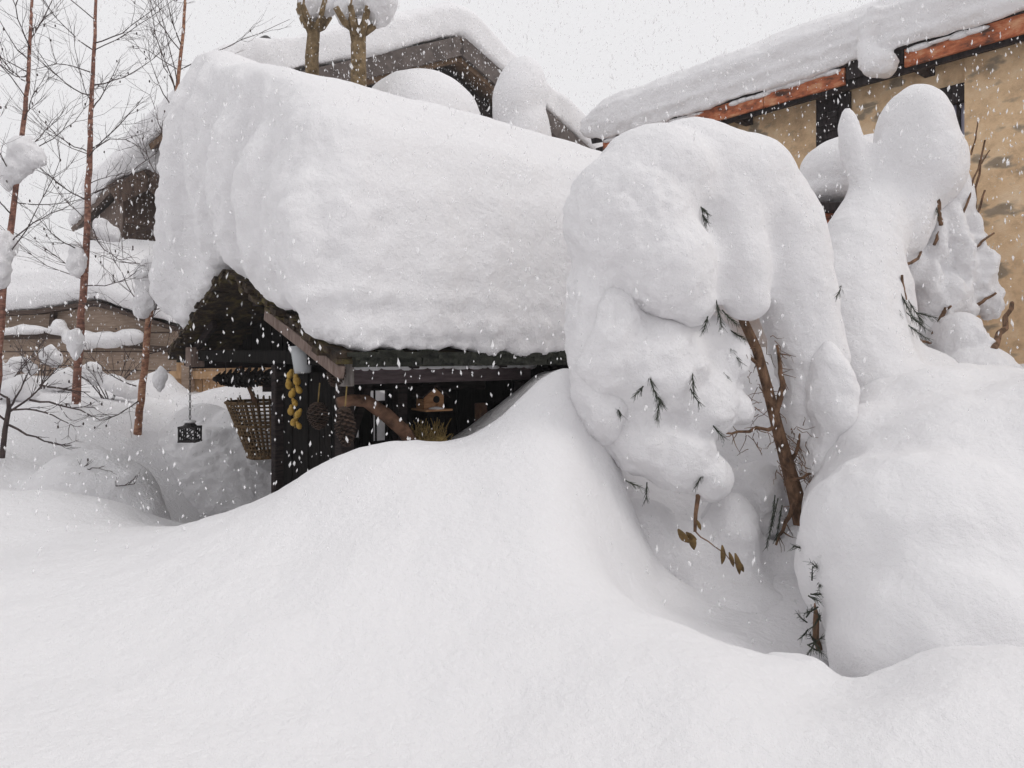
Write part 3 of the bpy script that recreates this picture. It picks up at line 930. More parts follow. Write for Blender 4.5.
arch = snow_obj('snow_cover', mb, .017, root, smooth=9, close=.045, noise=((2, .025), (5, .012), (14, .006)), post=con_post)
mb = MB()
# the left curtain and the clumps under it
E(652, 362, 3.70, 58, 54, .25)
E(608, 338, 3.64, 36, 62, .22)
E(690, 345, 3.92, 42, 36, .22)
E(640, 430, 3.82, 42, 48, .24, -25)
E(700, 400, 3.85, 36, 44, .24)
E(735, 408, 3.88, 19, 18, .14)
E(676, 455, 3.8, 36, 36, .22)
E(706, 474, 3.8, 22, 23, .15)
E(733, 360, 3.88, 18, 24, .15)
# lower right lumps
E(832, 398, 3.83, 23, 62, .17, -6)
E(826, 455, 3.9, 20, 30, .16, 15)
E(745, 520, 4.15, 40, 60, .14, 20)
clumps = snow_obj('snow_cover', mb, .017, root, smooth=5, close=.02, noise=((2, .03), (5, .014), (14, .005)), post=con_post)
# needles poking out of the snow; those in the fold imitate its dark hole
sf = surface([arch, clumps])
for (px, py, Y, dx, dz, ln, n) in [(716, 300, 3.58, .1, -.9, .16, 60), (722, 310, 3.6, .5, -.6, .12, 40), (708, 315, 3.56, -.3, -.8, .1, 36),
                                   (648, 372, 3.58, .25, -.9, .17, 60), (660, 398, 3.6, -.2, -.8, .13, 46), (644, 385, 3.57, -.5, -.5, .09, 30),
                                   (692, 370, 3.6, .0, -1, .14, 40), (690, 388, 3.6, .4, -.8, .1, 30), (728, 345, 3.68, .4, -.7, .13, 40),
                                   (682, 418, 3.56, .1, -.9, .09, 24), (712, 424, 3.62, .5, -.7, .1, 30), (840, 290, 3.7, -.5, -.6, .06, 16), (625, 480, 3.62, .8, -.3, .1, 30),
                                   (806, 548, 3.2, -.8, .2, .09, 26), (730, 330, 3.7, .7, -.5, .1, 30), (703, 225, 3.62, .1, -.9, .1, 40)]:
    needle_sprig(root, sf(px, py, .012, Y), (dx, -.35, dz), ln * .85, int(n * .9), .042)
for k in range(6): needle_sprig(root, sf(700 + k * 1.6, 206 + 7 * k, .014), (.7 - .3 * k, -.2, -.8), .05, 50, .03)  # dense sprigs added for the shade inside the hole in the fold
for k in range(6):
    px, py = random.uniform(612, 742), random.uniform(345, 488)
    needle_sprig(root, sf(px, py, .016, 3.75), (random.uniform(-.6, .6), -.35, -.8), random.uniform(.05, .1), 34, .036)
for (x0, y0, x1, y1) in [(778, 498, 766, 548), (782, 505, 776, 540), (775, 495, 771, 530)]:
    p = at(x0, y0, 3.85); q = at(x1, y1, 3.8)
    needle_sprig(root, p, q - p, (q - p).length, 70, .03)

# twig with withered leaves hanging below it
p = at(697, 482, 3.68)
root = empty('withered_sprig', at(690, 545, 3.66), 'withered sprig with curled brown leaves hanging under the bowed conifer', 'sprig')
mb = MB(); twig(mb, at(698, 480, 3.7), at(695, 532, 3.64), .014, .008, .02); twig(mb, at(694, 530, 3.64), at(738, 565, 3.58), .004, .002, .03); mb.build('stem', M['conifer_bark'], root)
def leaf(p, d, ln, w):
    d = Vector(d).normalized(); x = d.cross(Vector((0, 1, .3))).normalized(); nrm = d.cross(x)
    vs, fs = [], []
    for k in range(6):
        f = k / 5; ww = w * math.sin(math.pi * (.08 + .88 * f)) ; curl = nrm * ln * .25 * math.sin(f * 2.5)
        c_ = p + d * ln * f + curl
        vs += [c_ - x * ww + nrm * ww * .5, c_, c_ + x * ww + nrm * ww * .5, c_ + x * ww * .9 + nrm * (ww * .5 + .003), c_ + nrm * .003, c_ - x * ww * .9 + nrm * (ww * .5 + .003)]
    for k in range(5):
        a, b_ = k * 6, k * 6 + 6
        for i in range(6):
            j = (i + 1) % 6
            fs.append((a + i, a + j, b_ + j, b_ + i))
    fs += [(5, 4, 3, 2, 1, 0), tuple(30 + i for i in range(6))]
    mb = MB(); mb.add(vs, fs); mb.build('leaf', M['dry_leaf'], root, smooth=True)
for (px, py, dx, dz, ln, w) in [(678, 529, .5, -.6, .08, .03), (690, 533, .2, -1, .08, .03), (686, 532, .8, -.5, .06, .025), (722, 545, -.1, -1, .09, .022), (729, 552, .25, -1, .07, .018), (735, 553, .15, -1, .1, .024), (738, 560, .4, -.9, .06, .018), (697, 520, .3, -.9, .05, .015)]:
    leaf(at(px, py, 3.62), (dx, -.1, dz), ln, w * .62)

# dark shrub in the cleft beside the bank
root = empty('buried_shrub', at(822, 640, 3.0), 'dark twiggy shrub buried in the snow cleft left of the high bank', 'shrub')
mb = MB(); twig(mb, at(820, 650, 3.05), at(810, 545, 3.15), .014, .008, .05, 8); mb.build('stem', M['conifer_bark'], root)
mb = MB(); twig(mb, at(815, 615, 3.1), at(826, 585, 3.0), .008, .004, .08, 5); mb.build('stem', M['conifer_bark'], root)
for k in range(22):
    p = at(random.uniform(806, 826), random.uniform(560, 645), 3.02)
    needle_sprig(root, p, (random.uniform(-1, 1), -.4, random.uniform(-.6, .8)), random.uniform(.04, .09), 16, .03)
mb = MB()
E(838, 575, 3.2, 17, 20, .12); E(835, 610, 3.15, 15, 22, .1); E(830, 640, 3.1, 14, 22, .1); E(822, 560, 3.25, 10, 18, .1)
snow_obj('snow_cover', mb, .014, root, smooth=4, noise=((7, .02), (20, .008)))

# ------------------------------------------------------------------ the second snowed-in conifer, right
D = 5.0
root = empty('snow_laden_conifer', at(925, 385, 5.1), 'tall round-headed snowed-in conifer with bare twigs, in front of the stone house', 'tree')
mb = MB()
mb.tube([at(930, 420, 5.25), at(925, 330, 5.2), at(925, 250, 5.2), at(922, 150, 5.2)], [.06, .05, .04, .015], 10); mb.build('trunk', M['conifer_bark'], root, smooth=True)
mb = MB()
E(914, 136, 5.0, 33, 50, .32, 0); E(918, 165, 5.0, 42, 52, .34, -4); E(896, 215, 5.05, 34, 70, .34, 16)
T([(885, 200, 5.0), (862, 245, 4.85), (850, 300, 4.7), (852, 350, 4.55), (880, 405, 4.35), (945, 428, 4.15), (1040, 440, 4.05)], [34, 42, 50, 54, 56, 54, 54])
E(884, 345, 4.72, 26, 62, .28, -16); E(908, 380, 4.58, 48, 30, .3, -20); E(845, 320, 4.75, 36, 96, .3); E(840, 400, 4.5, 34, 50, .3); E(880, 290, 4.85, 24, 80, .3, -12)
mb.tube([at(846, 108, 4.95), at(848, 122, 4.95), at(851, 140, 4.95), at(858, 165, 4.95), at(866, 190, 4.95)], [.014, .06, .088, .09, .085], 14)
rc1 = snow_obj('snow_cover', mb, .019, root, smooth=8, close=.06, noise=((2, .025), (6, .010), (14, .005)))
mb = MB()
E(940, 190, 5.12, 24, 50, .26, -15); E(922, 255, 5.15, 26, 56, .24); E(955, 262, 5.12, 22, 52, .24, -14); E(976, 284, 5.05, 16, 34, .16, -18)
E(994, 303, 5.0, 9, 20, .10, 12); E(950, 228, 4.98, 13, 34, .14, -15); E(936, 236, 4.95, 9, 30, .1, 0); E(912, 262, 5.0, 14, 26, .12); E(946, 296, 4.95, 17, 26, .12, 10); E(983, 258, 4.95, 9, 26, .09, -18); E(965, 300, 4.95, 12, 26, .1, -12)
E(972, 225, 5.0, 8, 22, .09, -20); E(932, 280, 4.92, 9, 24, .09); E(968, 258, 4.9, 8, 24, .08, -8)
E(960, 350, 4.75, 24, 40, .24); E(975, 378, 4.6, 36, 34, .28); E(930, 300, 5.05, 18, 26, .18); E(925, 340, 5.0, 12, 26, .12)
def rc_post(P, N, d):
    steep = np.clip((.8 - N[:, 2]) / .5, 0, 1)
    xr = np.clip((P[:, 0] - at(915, 0, 5).x) / .15, 0, 1) * np.clip((at(0, 215, 5).z - P[:, 2]) / .15, 0, 1)
    return d + xr * steep * (.034 * pn(P * 8) + .022 * pn(P * 17) + .01 * pn(P * 34))
rc2 = snow_obj('snow_cover', mb, .019, root, smooth=4, noise=((2, .025), (6, .012), (14, .006)), post=rc_post)
sf2 = surface([rc1, rc2])
for (a, b_, r0) in [((890, 282, 4.78), (921, 252, 4.72), .014), ((936, 200, 4.75), (941, 225, 4.75), .025), ((942, 225, 4.78), (934, 245, 4.75), .015), ((934, 335, 4.75), (946, 308, 4.7), .02), ((935, 318, 4.72), (951, 306, 4.7), .012),
                    ((972, 250, 4.8), (994, 233, 4.75), .01), ((975, 306, 4.8), (996, 293, 4.75), .012), ((993, 350, 4.8), (1012, 303, 4.75), .022), ((975, 210, 4.85), (985, 140, 4.85), .009), ((962, 215, 4.85), (980, 160, 4.85), .008),
                    ((980, 165, 4.85), (990, 150, 4.85), .005), ((971, 155, 4.85), (978, 120, 4.85), .006), ((920, 340, 4.7), (931, 343, 4.7), .01), ((973, 228, 4.85), (985, 190, 4.85), .01), ((905, 300, 4.75), (902, 275, 4.75), .012)]:
    mb = MB(); pp = twig(mb, sf2(a[0], a[1], .03, 4.95), sf2(b_[0], b_[1], -.03, 4.9), r0, r0 * .6)
    mb.build('branch', M['conifer_bark'], root)
for (px, py, dx, dz, ln, n) in [(900, 292, .2, -.8, .16, 60), (908, 300, .4, -.9, .16, 60), (906, 312, .5, -.6, .14, 50), (897, 305, .0, -1, .12, 40), (915, 312, .9, -.3, .12, 40), (908, 325, .5, -.5, .12, 40), (838, 288, .3, -.6, .1, 20), (842, 282, -.3, -.6, .07, 14), (936, 205, 0, -1, .08, 16)]:
    needle_sprig(root, sf2(px, py, .01, 4.9), (dx, -.35, dz), ln, n, .05)

# ------------------------------------------------------------------ stone house on the right
E_D = Vector((-.638, .77, 0))                  # along the eave, away from the camera
E_N = Vector((-.77, -.638, 0))                 # out of the wall, towards the garden
E0 = Vector((4.15, 6.0, 0))
EH = H + 2.80
def hs_(e, n, z): return E0 + E_D * e + E_N * n + Vector((0, 0, z))
def on_wall(px, py, n0):
    a = (px - 512) / F
    Y = (E_N.dot(E0) + n0) / (a * E_N.x + E_N.y)
    return at(px, py, Y)
def we(p): return (Vector((p.x, p.y, 0)) - E0).dot(E_D)
house = empty('stone_house', hs_(2, -3, 0), 'ochre stone-walled house with orange-red eave boards on the right', 'house')
eEnd = we(on_wall(594, 130, 0))
WN = -.38
eStep = we(on_wall(968, 200, WN))
wp = on_wall(955, 110, WN)
w0, w1 = we(on_wall(967, 110, WN)), we(on_wall(941, 110, WN))
wz0, wz1 = on_wall(955, 140, WN).z, on_wall(955, 100, WN).z
mb = MB()
def wallbox(e0, e1, z0, z1, n0, n1): mb.obox(hs_((e0 + e1) / 2, (n0 + n1) / 2, (z0 + z1) / 2), E_D * abs(e1 - e0) / 2, E_N * abs(n1 - n0) / 2, Vector((0, 0, (z1 - z0) / 2)))
wallbox(w1, eEnd - .3, 0, EH - .1, WN - .35, WN)
wallbox(w0, w1, 0, wz0, WN - .35, WN); wallbox(w0, w1, wz1, EH - .1, WN - .35, WN)
wallbox(-4, eEnd - .3, 0, EH - .1, -6.5, -6.2)
mb.obox(hs_(eEnd - .45, -3.4, EH / 2), E_N * 2.75, E_D * .15, Vector((0, 0, EH / 2 + .3)))
mb.build('wall', M['stone_wall'], house)
mb = MB(); wallbox(-4, w0, 0, EH - .1, WN - .35, WN + .06); mb.build('corner_wall', M['stone_wall'], house)
# window
f_ = empty  # (naming only)
mb = MB(); wallbox(w0, w1, wz1 - .03, wz1 + .13, WN - .05, WN + .03); wf = mb.build('lintel', M['house_dark'], house)
mb = MB()
for e in (w0 + .03, w1 - .03, w0 + (w1 - w0) * .45): mb.bar(hs_(e, WN - .09, wz0), hs_(e, WN - .09, wz1), .028, .04, up=E_N)
mb.bar(hs_(w0, WN - .12, wz0 + .03), hs_(w1, WN - .12, wz0 + .03), .05, .055)
win = mb.build('window', M['house_dark'], house)
mb = MB(); wallbox(w0 + .01, w1 - .01, wz0, wz1, WN - .12, WN - .10); mb.build('pane', M['window_glass'], win)
# dark slatted shutter-like board between ground beams
q0, q1 = we(on_wall(852, 100, WN)), we(on_wall(818, 100, WN))
z0 = on_wall(835, 260, WN).z
mb = MB()
for i in range(3):
    a = q0 + (q1 - q0) * i / 3; b_ = q0 + (q1 - q0) * (i + 1) / 3
    wallbox(a + .005, b_ - .005, z0, EH - .14, WN, WN + .05 + .01 * (i % 2))
i = 0
z = z0 + .05
while z < EH - .3:
    wallbox(q0 + .12, q1 - .03, z, z + .02, WN + .06, WN + .085); z += .07
mb.build('boarded_panel', M['house_dark'], house)
# roof
pit = math.tan(math.radians(17))
mb = MB()
a, b_ = hs_(0, .05, EH), hs_(0, -4.5, EH + 4.5 * pit)
d = b_ - a
n = d.cross(E_D).normalized(); n = n if n.z > 0 else -n
mb.obox((a + b_) / 2 + E_D * (eEnd - 4) / 2, d / 2, E_D * (eEnd + 4) / 2, n * .04)
a2, b2 = hs_(0, -4.5, EH + 4.5 * pit), hs_(0, -9, EH)
d2 = b2 - a2; n2 = d2.cross(E_D).normalized(); n2 = n2 if n2.z > 0 else -n2
mb.obox((a2 + b2) / 2 + E_D * (eEnd - 4) / 2, d2 / 2, E_D * (eEnd + 4) / 2, n2 * .04)
mb.build('roof', M['house_dark'], house)
# eave boards: orange-red, in lengths, with a dark board below
eb = [we(on_wall(px, 50, .02)) for px in (1250, 905, 846, 765, 690, 604)]
for k, (a, b_) in enumerate(zip(eb[:-1], eb[1:])):
    if k == 1: continue
    mb = MB(); mb.bar(hs_(a + .004, .03, EH - .125), hs_(b_ - .004, .03, EH - .125), .035, .16); mb.build('eave_board', M['red_board'], house, bevel=.004)
mb = MB(); mb.bar(hs_(eb[1] + .01, .02, EH - .10), hs_(eb[2] - .01, .02, EH - .10), .03, .13); mb.build('eave_board', M['house_dark'], house)
mb = MB(); mb.bar(hs_(-4, -.06, EH - .155), hs_(eEnd, -.06, EH - .155), .05, .15); mb.build('soffit_beam', M['house_dark'], house)
mb = MB(); mb.obox(hs_((eEnd - 4) / 2, -.22, EH - .075), E_D * (eEnd + 4) / 2, E_N * .14, Vector((0, 0, .012))); mb.build('soffit', M['house_dark'], house)
for i in range(9):
    e = -2 + i * .95
    if e < eEnd - .2:
        mb = MB(); mb.bar(hs_(e, -.37, EH - .15), hs_(e, -.09, EH - .15), .09, .12); mb.build('rafter_end', M['house_dark'], house)

# snow on that roof
mb = MB()
rings = []
for e, k in [(-4, 1), (-1, 1), (1, .95), (2.5, 1), (3.6, .97), (4.4, 1.0), (eEnd - .2, .95), (eEnd + .08, .7)]:
    lo = .0 if k > .8 else .12
    rings.append([hs_(e, n_, z_) for n_, z_ in [(.11, EH - .05 + lo), (.17, EH + .12), (.18, EH + .34 * k), (.05, EH + .50 * k), (-.25, EH + .6 * k + .05), (-1.4, EH + 1.4 * pit + .6 * k), (-4.5, EH + 4.5 * pit + .6 * k), (-4.5, EH + 4.5 * pit + .03), (-1, EH + pit + .045)]])
mb.loft(rings)
# pieces slipping over the edge
for px, py, rx, rz in [(690, 107, .06, .10), (640, 126, .08, .06), (612, 132, .10, .07), (720, 98, .09, .04), (745, 88, .08, .035), (603, 136, .07, .06)]:
    mb.ell(on_wall(px, py, .08), (rx, .08, rz), n=14, m=10)
mb.tube([on_wall(px, py, .17) for px, py in [(893, 58), (884, 64), (872, 60), (866, 46), (870, 28), (877, 6)]], [.09, .13, .13, .10, .10, .09], 14)
mb.ell(on_wall(880, 64, .18), (.17, .13, .12), n=18, m=12)
def slab_post(P, N, d):
    steep = np.clip((.75 - N[:, 2]) / .4, 0, 1)
    lay = pn(np.stack([P[:, 0] * .6, P[:, 1] * .6, P[:, 2] * 14], 1))
    return d + steep * (.022 * lay + .010 * pn(P * np.array([9, 9, 20])))
o = snow_obj('snow_load', mb, .028, loc=hs_(2, -2, EH), smooth=6, noise=((1.5, .04), (5, .018), (14, .006)), post=slab_post)
tag(o, 'thick slab of snow on the roof of the ochre stone house, slipping over the eave', 'snow')
for (x0, x1, lab) in [(838, 735, 'thin snow crust on the orange-red eave board left of the hanging snow curl'), (985, 925, 'thin snow crust on the orange-red eave board at the right frame edge'), (700, 612, 'thin snow crust on the far end of the orange-red eave board above the barn side')]:
    a, b_ = we(on_wall(x0, 50, .05)), we(on_wall(x1, 50, .05))
    mb = MB()
    e = a
    while e < b_:
        l = random.uniform(.08, .26)
        mb.ell(hs_(e + l / 2, .05, EH - .055 - random.uniform(0, .02)), (l * .75, .03, random.uniform(.012, .035)), Matrix.Rotation(math.atan2(E_D.y, E_D.x), 3, 'Z'), n=10, m=6)
        e += l * .85
    o = mb.build('snow_crust', M['snow'], None, loc=hs_((a + b_) / 2, .05, EH), smooth=True)
    tag(o, lab, 'snow', 'snow crusts on the stone house eave')

# snow-capped block between the conifers
c = at(838, 215, 5.9)
blk = empty('garden_pillar', Vector((c.x, c.y, gz(c.x, c.y))), 'dark and brick-red pillar with a fat snow cap between the two conifers', 'pillar')
mb = MB(); mb.box((c.x - .22, c.y - .2, c.z - .9), (c.x + .3, c.y + .25, c.z - .02)); mb.build('shaft', M['red_board'], blk, bevel=.01)
mb = MB(); mb.box((c.x - .27, c.y - .25, c.z - .015), (c.x + .35, c.y + .3, c.z + .055)); mb.build('coping', M['house_dark'], blk, bevel=.01)
mb = MB(); mb.ell(at(845, 172, 5.9), (.36, .34, .28), n=24, m=16); mb.ell(at(838, 190, 5.9), (.30, .3, .14), n=24, m=16); mb.ell(at(870, 172, 6.0), (.34, .34, .3), n=24, m=16)
snow_obj('snow_cap', mb, .022, blk, smooth=6, noise=((2, .03), (8, .008)))

# ------------------------------------------------------------------ dark barn behind the hut
B_D = Vector((.778, .628, 0)); B_B = Vector((-.628, .778, 0))
BP = Vector((at(460, 36, 14).x, 14, 0)); BZ = at(460, 36, 14).z
def bn(a, r, z): return BP + B_D * a + B_B * r + Vector((0, 0, z))
BW, BPIT = 4.6, 1.8 / 3.98
barn = empty('barn', bn(0, 4, 0), 'dark weathered timber barn with a snowy gable roof behind the hut', 'barn')
mb = MB()
for sg in (-1, 1):
    a, b_ = bn(0, 0, BZ - .06), bn(sg * BW, 0, BZ - .06 - BW * BPIT)
    d = b_ - a; n = d.cross(B_B).normalized(); n = n if n.z > 0 else -n
    mb.obox((a + b_) / 2 + B_B * 5, d / 2, B_B * 5, n * .05)
mb.build('roof', M['barn_soffit'], barn)
for sg in (-1, 1):
    mb = MB(); mb.bar(bn(0, -.04, BZ - .2), bn(sg * BW, -.04, BZ - .2 - BW * BPIT), .06, .34); mb.build('bargeboard', M['barn_trim'], barn)
    mb = MB(); mb.bar(bn(0, .1, BZ - .42), bn(sg * BW, .1, BZ - .42 - BW * BPIT), .16, .10); mb.build('verge_rafter', M['barn_soffit'], barn)
mb = MB()
zw = 0
prof = [(-4, 0), (4, 0), (4, BZ - .3 - 4 * BPIT), (0, BZ - .3), (-4, BZ - .3 - 4 * BPIT)]
mb.loft([[bn(a, .7, z) for a, z in prof], [bn(a, 9.6, z) for a, z in prof]])
mb.build('wall', M['barn_wood'], barn)
mb = MB()
a = -4
while a < 4:
    zt = BZ - .42 - abs(a) * BPIT
    mb.obox(bn(a, .685, zt / 2 + 1), B_D * .03, B_B * .012, Vector((0, 0, zt / 2 - 1))); a += .28
mb.build('cover_strips', M['barn_wood'], barn)
p = at(266, 40, 15.6)
mb = MB(); mb.tube([Vector((p.x, p.y, p.z - 2.2)), Vector((p.x, p.y, p.z - .08))], .09, 10); pipe = mb.build('vent_pipe', M['iron'], barn)
mb = MB(); mb.tube([Vector((p.x, p.y, p.z - .14)), Vector((p.x, p.y, p.z + .08))], [.36, .05], 12); mb.build('cowl', M['iron'], pipe)
p = at(444, 42, 13.9)
mb = MB(); mb.tube([p, p + Vector((0, 0, .22))], .035, 8); mb.build('ridge_stub', M['iron'], barn)
mb = MB()
for r0, k in ((None, 1),):
    rings = []
    for r_, k in [(-.12, .75), (.1, 1), (3, 1), (7, 1), (10, .9)]:
        hth = .72 * k
        rg = [(BW + .1, .02), (BW + .15, .35), (BW - .2, .6), (2, hth), (0.3, hth + .03), (-.3, hth + .03), (-2, hth), (-BW + .2, .66), (-BW - .2, .4), (-BW - .1, .02), (-2, .01), (0, .01), (2, .01)]
        rings.append([bn(a, r_, BZ - abs(a) * BPIT + z) for a, z in rg])
    mb.loft(rings)
o = snow_obj('snow_load', mb, .06, loc=bn(0, 4, BZ), smooth=6, noise=((.7, .08), (2.5, .03), (7, .01)))
tag(o, 'even blanket of snow on the dark barn roof behind the hut', 'snow')

# white humps between hut and barn
p = at(420, 130, 9.6)
mb = MB(); mb.ell(at(420, 132, 9.6), (.84, .8, .76), n=28, m=18); mb.ell(at(430, 250, 9.6), (.8, .8, 2.0), n=28, m=18)
o = snow_obj('snow_mound', mb, .05, loc=(p.x, p.y, 1.2), smooth=8, noise=((1.2, .06), (4, .015)))
tag(o, 'broad white snow dome rising behind the hut ridge, below the barn gable', 'snow mound')
mb = MB(); mb.ell(at(519, 104, 9.8), (.36, .36, .64), Matrix.Rotation(math.radians(8), 3, 'Y'), n=28, m=18); mb.ell(at(524, 140, 9.8), (.38, .38, .6), n=28, m=18); mb.tube([at(526, 160, 9.8), at(526, 440, 9.8)], [.33, .5], 20)
p = at(522, 400, 9.8)
o = snow_obj('snow_mound', mb, .045, loc=(p.x, p.y, 1.0), smooth=8, noise=((1.2, .06), (4, .015)))
tag(o, 'tall narrow rounded snow column beside the barn gable', 'snow mound')

# pollarded trees
def pollard(px, Y, ytop, lean, label, rad):
    b0 = at(px + lean, 440, Y)
    r = empty('pollard_tree', b0, label, 'tree', 'pollarded trees behind the hut')
    top = at(px, ytop, Y)
    mb = MB()
    n = 12
    pl = [b0 + (top - b0) * i / n + Vector((random.uniform(-1, 1), random.uniform(-1, 1), 0)) * .015 for i in range(n + 1)]
    mb.tube(pl, [rad * random.uniform(1.0, 1.25) for _ in pl], 10)
    mb.build('trunk', M['pollard_bark'], r, smooth=True)
    for k in range(7):
        a = k * .9 + random.uniform(0, .3)
        o_ = Vector((math.cos(a), math.sin(a), 0))
        mb = MB()
        ln = random.uniform(.12, .3)
        q = [top - Vector((0, 0, random.uniform(.02, .3))), top + o_ * ln * .6 + Vector((0, 0, .02)), top + o_ * ln + Vector((0, 0, random.uniform(.05, .24)))]
        mb.tube(q, [rad * .75, rad * .5, rad * .42], 8)
        mb.build('branch', M['pollard_bark'], r, smooth=True)
        if k % 2:
            mb = MB(); twig(mb, q[2], q[2] + Vector((random.uniform(-.03, .03), 0, .12)), .015, .008); mb.build('shoot', M['pollard_bark'], r)
    return r, top
r, top = pollard(313, 9.0, 24, -1, 'thinner left pollarded tree with knobbly bark and a snow cap', .065)
mb = MB(); mb.ell(at(312, 3, 9.0), (.18, .2, .2), n=20, m=12); mb.ell(at(325, -3, 9.0), (.19, .2, .27), n=20, m=12); snow_obj('snow_cap', mb, .03, r, smooth=4, noise=((3.5, .07), (9, .025), (20, .01)))
r, top = pollard(358, 8.8, 28, -4, 'thicker right pollarded tree with forked stubs under a big snow cap', .085)
mb = MB(); mb.ell(at(364, -6, 8.9), (.3, .26, .28), n=20, m=12); mb.ell(at(380, 0, 8.8), (.2, .25, .32), n=20, m=12); mb.ell(at(346, 4, 8.9), (.12, .2, .25), n=20, m=12); snow_obj('snow_cap', mb, .03, r, smooth=4, noise=((3.5, .07), (9, .025), (20, .01)))

# ------------------------------------------------------------------ left background: chalet, shed, boards
ch = empty('chalet', at(130, 350, 14.5), 'brown timber chalet gable with snowy roof behind the birches', 'chalet')
C_D = Vector((.8, .6, 0)); C_B = Vector((-.6, .8, 0))
cp = at(148, 168, 14.0); CP = Vector((cp.x, cp.y, 0)); CZ = cp.z
def cn(a, r_, z): return CP + C_D * a + C_B * r_ + Vector((0, 0, z))
mb = MB()
for sg, w_ in ((-1, .6), (1, 2.6)):
    a, b_ = cn(0, 0, CZ - .05), cn(sg * w_, 0, CZ - .05 - w_ * .62)
    d = b_ - a; n = d.cross(C_B).normalized(); n = n if n.z > 0 else -n
    mb.obox((a + b_) / 2 + C_B * 3, d / 2, C_B * 3, n * .05)
mb.build('roof', M['chalet_wood'], ch)
for sg, w_ in ((-1, .6), (1, 2.6)):
    mb = MB(); mb.bar(cn(0, -.04, CZ - .22), cn(sg * w_, -.04, CZ - .22 - w_ * .62), .07, .36); mb.build('bargeboard', M['chalet_wood'], ch)
mb = MB(); prof = [(-.35, 0), (2.3, 0), (2.3, CZ - .2 - 2.3 * .62), (0, CZ - .2), (-.35, CZ - .2 - .35 * .62)]
mb.loft([[cn(a, .5, z) for a, z in prof], [cn(a, 5.6, z) for a, z in prof]]); mb.build('wall', M['chalet_wood'], ch)
mb = MB(); mb.bar(cn(-.35, .2, CZ - 1.0), cn(1.8, .2, CZ - 1.15), .1, .1); mb.build('beam', M['chalet_wood'], ch)
for i in range(6):
    mb = MB(); mb.bar(cn(.3 + i * .3, -.1, CZ - .5 - i * .19), cn(.3 + i * .3, .5, CZ - .5 - i * .19), .1, .12); mb.build('purlin_end', M['chalet_wood'], ch)
mb = MB()
rings = []
for r_, k in [(-.1, .7), (.15, 1), (3, 1), (6, .95)]:
    rg = [(2.7, .02), (2.75, .3), (2.3, .6), (1.2, .85 * k), (0, .75 * k), (-.35, .68 * k), (-.6, .5), (-.72, .25), (-.66, .02), (-.3, .01), (0, .01), (1.2, .01)]
    rings.append([cn(a, r_, CZ - abs(a) * .62 + z) for a, z in rg])
mb.loft(rings)
for a, zz in [(.6, -.75), (1.2, -1.05), (1.6, -1.25)]: mb.ell(cn(a, -.1, CZ + zz), (.22, .15, .08), n=14, m=10)
o = snow_obj('snow_load', mb, .05, loc=cn(0, 2, CZ), smooth=2, noise=((1, .08), (3, .03), (9, .01)))
tag(o, 'snow on the steep brown chalet roof left of the hut', 'snow')

# long low shed
sh = empty('wooden_shed', at(60, 375, 10.5), 'long low brown board shed with snow on its roof behind the birches', 'shed')
def shp(px, py, Y=10.5): return at(px, py, Y)
mb = MB()
prof = [(-140, 400), (172, 400), (172, 330), (95, 306), (40, 314), (-140, 322)]
mb.loft([[shp(x, y, 10.5) for x, y in reversed(prof)], [shp(x, y, 10.5) + Vector((0, 3, 0)) for x, y in reversed(prof)]])
mb.build('wall', M['shed_wood'], sh)
mb = MB()
z = shp(0, 396).z
for i in range(3):
    yy = 333 + i * 19
    mb.box((shp(-140, 0).x, 10.485, shp(0, yy).z), (shp(171, 0).x, 10.497, shp(0, yy).z + .012))
mb.build('board_joints', M['shed_dark'], sh)
mb = MB(); mb.bar(shp(-140, 338, 10.4), shp(66, 335, 10.4), .1, .1); mb.build('rail', M['shed_dark'], sh)
mb = MB(); mb.bar(shp(66, 341, 10.4), shp(171, 349, 10.4), .1, .06); mb.build('rail', M['shed_dark'], sh)
mb = MB(); mb.bar(shp(52, 330, 10.45), shp(54, 312, 10.45), .06, .08, up=(0, 1, 0)); mb.build('bracket', M['shed_dark'], sh)
for (a, b_) in [((-140, 320), (40, 312)), ((40, 312), (96, 303)), ((96, 303), (176, 329))]:
    mb = MB(); mb.bar(shp(*a, 10.42), shp(*b_, 10.42), .16, .06); mb.build('roof_edge', M['shed_dark'], sh)
mb = MB()
rings = []
for x, y, hk in [(-145, 318, .8), (-40, 314, 1.0), (20, 310, 1.05), (60, 306, 1.0), (96, 300, .9), (130, 310, .85), (165, 322, .6), (180, 328, .25)]:
    b0 = shp(x, y, 10.4)
    rings.append([b0 + Vector((0, q, h_)) for q, h_ in [(-.05, .02), (-.12, .2 * hk), (.05, .5 * hk), (.6, .8 * hk), (2, 1.25 * hk), (3.1, 1.3 * hk), (3.1, .02)]])
mb.loft(rings)
o = snow_obj('snow_load', mb, .04, loc=shp(60, 310), smooth=6, noise=((1.2, .06), (4, .02)))
tag(o, 'deep soft snow on the roof of the low brown shed', 'snow')
mb = MB()
for x, y, rx, rz in [(30, 330, .3, .06), (58, 331, .16, .05), (85, 340, .22, .14), (108, 340, .26, .13), (128, 337, .24, .13), (72, 340, .12, .1), (5, 332, .3, .05), (60, 326, .08, .1)]:
    mb.ell(shp(x, y, 10.32), (rx, .14, rz), n=16, m=10)
o = snow_obj('snow_strip', mb, .03, loc=shp(80, 345, 10.32), smooth=5, noise=((3, .03), (9, .01)))
tag(o, 'plump snow cushions lying along the rail of the low brown shed', 'snow')

